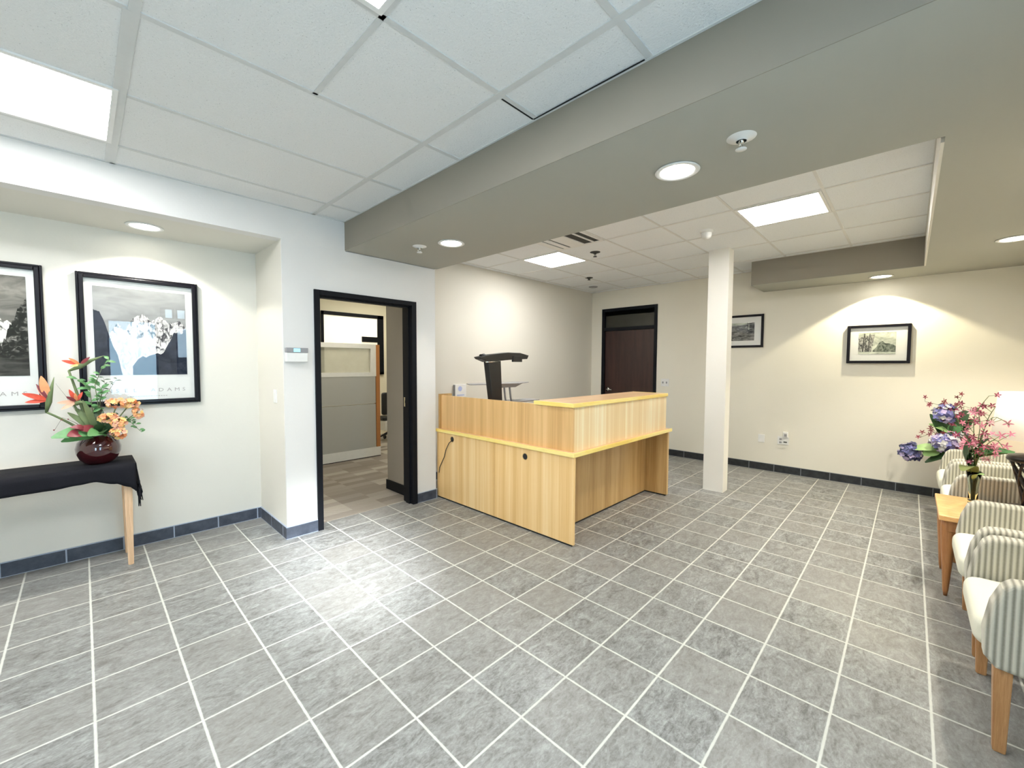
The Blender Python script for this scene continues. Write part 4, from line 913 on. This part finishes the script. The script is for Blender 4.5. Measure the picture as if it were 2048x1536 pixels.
def spray(path, nfl, fl, cols, name='orchid_spray', parent=None, spread=.18):
    bm = bmesh.new(); path = [V(p) for p in path]; P_ = []
    for i in range(len(path)-1):
        for k in range(4):
            f = k/4; p0 = path[max(i-1, 0)]; p1 = path[i]; p2 = path[i+1]; p3 = path[min(i+2, len(path)-1)]
            P_.append(.5*((2*p1)+(p2-p0)*f+(2*p0-5*p1+4*p2-p3)*f*f+(3*p1-p0-3*p2+p3)*f**3))
    P_.append(path[-1]); tube(bm, P_, [.012-.007*i/len(P_) for i in range(len(P_))], 6)
    o = finish(name, bm, G4, parent)
    for j in range(nfl):
        f = .42+.58*j/max(1, nfl-1); p = P_[int(f*(len(P_)-1))]; q = p+V(rnd.uniform(-1, 1)*spread*.6, rnd.uniform(-1, 1)*spread, rnd.uniform(-.6, 1)*spread)
        b2 = bmesh.new(); tube(b2, [p, q], .005, 5, mi=0)
        n = V(-.8+rnd.uniform(-.5, .5), rnd.uniform(-.6, .6), rnd.uniform(-.3, .5)); c1 = rnd.randrange(1, len(cols)+1)
        star(b2, q, fl*rnd.uniform(.8, 1.15), 5, fl*.34, n, c1, rnd.uniform(0, 2), .25, 4); star(b2, q+n.normalized()*.012, fl*.38, 3, fl*.3, n, len(cols), rnd.uniform(0, 2), .6, 3)
        finish('blossom', b2, [G4]+cols, o)
top = V(OX, OY, OZ+.7)
PL = plain('pale_pink_petal', (.80, .60, .58), .6, var=.2, vscale=40); cols = [MP, PP, MP, PL, PP]
for path, nf in (([ob_, top, (9.050, -6.642, 3.208), (9.050, -6.636, 3.738), (8.980, -6.807, 4.153)], 9), ([ob_, top, (9.050, -6.726, 3.219), (9.050, -6.879, 3.707), (8.980, -7.109, 3.583)], 9),
                 ([ob_, top, (9.050, -6.695, 3.108), (9.050, -6.714, 3.534), (8.980, -6.659, 3.903)], 8), ([ob_, top, (8.980, -6.661, 2.955), (8.980, -6.545, 3.204), (8.920, -6.572, 2.950)], 5),
                 ([ob_, top, (8.980, -6.763, 3.023), (8.920, -6.918, 3.261), (8.880, -7.053, 3.080)], 8), ([ob_, top, (8.980, -6.730, 2.965), (8.920, -6.823, 3.092), (8.880, -6.806, 2.919)], 5),
                 ([ob_, top, (9.050, -6.730, 3.113), (9.050, -6.813, 3.649), (8.980, -6.898, 3.921)], 8), ([ob_, top, (9.050, -6.629, 2.993), (8.980, -6.465, 3.408), (8.980, -6.304, 3.822)], 5)):
    spray(path, nf, .082, cols, parent=og)
for b, tp, w, cv, m in ((top-V(0, 0, .1), (8.920, -7.099, 3.010), .16, .25, OL), (top-V(0, 0, .1), (8.880, -6.492, 2.549), .26, .2, OL), (top, (9.050, -6.618, 3.290), .22, .1, G2), (top, (8.980, -6.842, 3.264), .26, .15, G2), (top, (8.980, -6.708, 3.173), .2, .1, G1), (top, (8.880, -7.183, 3.049), .26, .3, G1), (top-V(0, 0, .2), (8.920, -6.798, 2.514), .12, .1, G3), (top, (8.980, -6.928, 3.151), .2, .1, G1)):
    bm = bmesh.new(); leaf(bm, b, tp, w, (-.6, .2, .8), cv, 10, power=.6); finish('leaf', bm, m, og)

# hydrangea arrangement on the corner table
HXc, HYc, HZc = 16.0, -7.25, 1.722
t = thing('flower_pot', 'pot of the hydrangea arrangement on the corner table', 'flower pot', (HXc, HYc, HZc))
bm = bmesh.new(); lathe(bm, [(0, 0), (.22, 0), (.30, .15), (.34, .35), (.30, .5), (.27, .5), (.25, .4)], (HXc, HYc, HZc), 32, capb=False); bmesh.ops.remove_doubles(bm, verts=bm.verts, dist=1e-4); finish('body', bm, M['vasered'], t, smooth=True)
hg = thing('hydrangea_arrangement', 'blue and purple hydrangea arrangement beside the farthest armchair against the back wall', 'flower arrangement', (HXc, HYc, HZc+.3))
B1 = plain('blue_floret', (.20, .20, .48), .6, var=.3, vscale=50); B2 = plain('lilac_floret', (.50, .42, .66), .6, var=.25, vscale=50); B3 = plain('pale_floret', (.70, .70, .72), .6, var=.2, vscale=50); B4 = plain('rose_floret', (.72, .42, .48), .6, var=.25, vscale=50); B5 = plain('navy_floret', (.10, .11, .24), .6, var=.3)
neck = V(HXc, HYc, HZc+.4)
for c, r, rz, n, m in (((15.900, -5.737, 1.796), .30, .30, 110, [B5, B1, B5, B2]), ((15.800, -6.532, 3.182), .32, .32, 120, [B1, B2, B1, B3]), ((15.600, -6.558, 2.263), .42, .30, 150, [B2, B3, B1, B3]), ((15.500, -6.996, 2.207), .30, .22, 90, [B4, B3, PP]), ((15.800, -6.772, 2.512), .3, .2, 70, [B3, B2, B4])):
    o = cluster(c, r, rz, n, m, 'hydrangea_head', hg, .095, 4, w=.85); bm = bmesh.new(); cc = V(c); bmesh.ops.create_icosphere(bm, subdivisions=2, radius=1, matrix=Matrix.Translation(cc) @ Matrix.Diagonal((r*.8, r*.8, rz*.8, 1))); finish('core', bm, m[0], o, smooth=True)
    bm = bmesh.new(); stem(bm, c, .022, .05); finish('stem', bm, G4, o)
def hl(lst, m):
    for b, tp, w, cv in lst: bm = bmesh.new(); leaf(bm, b, tp, w, (-.6, -.1, .8), cv, 10, power=.6); finish('leaf', bm, m, hg)
hl([((15.700, -6.561, 2.000), (15.700, -5.758, 1.916), .34, .12), ((15.700, -6.426, 1.930), (15.600, -6.030, 1.766), .36, .1), (neck, (15.700, -6.136, 2.818), .34, .1)], G3)
hl([((15.800, -6.408, 2.501), (15.700, -6.147, 3.157), .26, .1), ((15.800, -6.408, 2.501), (15.600, -6.790, 2.620), .40, .1), ((15.800, -6.638, 2.496), (15.600, -6.981, 3.334), .42, .1), ((15.800, -6.750, 2.509), (15.600, -7.099, 3.056), .42, .1), (neck, (15.600, -6.087, 1.520), .30, .1), (neck, (15.600, -6.484, 1.804), .6, .15), (neck, (15.500, -6.918, 2.002), .6, .15), ((15.800, -6.518, 2.648), (15.700, -6.617, 2.918), .4, .1), (neck, (15.700, -7.084, 2.239), .5, .1), (neck, (15.800, -6.299, 2.285), .4, .1)], G2)
hl([((15.700, -6.633, 2.507), (15.600, -6.887, 2.955), .36, .1), ((15.700, -6.651, 2.014), (15.600, -7.192, 2.028), .36, .1)], G1)
for path, nf in (([neck, (15.700, -6.564, 2.830), (15.700, -6.428, 3.397), (15.700, -6.013, 3.568)], 11), ([neck, (15.700, -6.520, 2.493), (15.700, -6.287, 2.549), (15.700, -5.938, 2.336)], 9), ([neck, (15.700, -6.676, 2.842), (15.700, -6.713, 3.337), (15.700, -6.860, 3.834)], 7), ([neck, (15.700, -6.787, 2.853), (15.700, -6.884, 3.188), (15.700, -6.906, 3.482)], 9), ([neck, (15.700, -6.903, 2.703), (15.700, -6.999, 3.037), (15.700, -7.044, 3.283)], 7)):
    spray(path, nf, .095, [MP, MP, MR], parent=hg, spread=.2)

# ------------------------------------------------------------------ lights
def area(name, loc, rot, sx, sy, e, col):
    L = bpy.data.lights.new(name, 'AREA'); L.shape = 'RECTANGLE'; L.size = sx*S; L.size_y = sy*S; L.energy = e; L.color = col
    o = bpy.data.objects.new(name, L); COL.objects.link(o); o.location = V(loc)*S; o.rotation_euler = rot; return o
# daylight coming in through the storefront openings
area('daylight_main', (-1.9, WY-.6, 4.2), (PI/2, 0, 0), 2.1, 6.2, 30, (.55, .78, 1))
area('added_side_fill', (-8.5, WY-.6, 4.2), (PI/2, 0, 0), 2.4, 6.2, 40, (.72, .86, 1))  # added lamp outside the invented side opening
area('daylight_small', (.2, WY-.6, 6.6), (PI/2, 0, 0), 1.2, 3.0, 8, (.66, .83, 1))
w = bpy.data.worlds.new('World'); scn.world = w; w.use_nodes = True; nt = w.node_tree; bg = nt.nodes['Background']
sky = nt.nodes.new('ShaderNodeTexSky'); sky.sky_type = 'HOSEK_WILKIE'; sky.sun_direction = (.2, .6, .75); sky.turbidity = 3
nt.links.new(sky.outputs[0], bg.inputs[0]); bg.inputs[1].default_value = 0.6
# added spot lamp making the bright patch on the floor before the doorway
L = bpy.data.lights.new('added_floor_spot', 'SPOT'); L.energy = 2500; L.spot_size = math.radians(18); L.spot_blend = 1.0; L.color = (.92, .97, 1); L.shadow_soft_size = .25
o = bpy.data.objects.new('added_floor_spot', L); COL.objects.link(o); o.location = V(-2.2, -8.6, 7.85)*S; d = (V(.25, 3.9, 0)-V(-2.2, -8.6, 7.85)); o.rotation_euler = d.to_track_quat('-Z', 'Y').to_euler()

# ------------------------------------------------------------------ camera
cam = bpy.data.cameras.new('camera'); co = bpy.data.objects.new('camera', cam); COL.objects.link(co)
cam.sensor_fit = 'HORIZONTAL'; cam.sensor_width = 36; cam.lens = 827.55/2048*36; cam.clip_start = .02; cam.clip_end = 200
co.location = V(-3.9734, -5.6221, 4.7667)*S; co.rotation_euler = (1.5228, -.0043, -.8044)
scn.camera = co
scn.view_settings.view_transform = 'Standard'; scn.view_settings.look = 'None'; scn.view_settings.exposure = 0.46; scn.view_settings.gamma = 1.0
scn.cycles.use_denoising = True; scn.cycles.use_adaptive_sampling = True; scn.cycles.adaptive_threshold = .10; scn.cycles.adaptive_min_samples = 16; scn.cycles.max_bounces = 7; scn.cycles.diffuse_bounces = 4; scn.cycles.glossy_bounces = 3; scn.cycles.transmission_bounces = 6; scn.cycles.transparent_max_bounces = 8; scn.cycles.sample_clamp_indirect = 6
scn.cycles.caustics_reflective = False; scn.cycles.caustics_refractive = False
for o in bpy.data.objects:
    if '_o' in o: del o['_o']
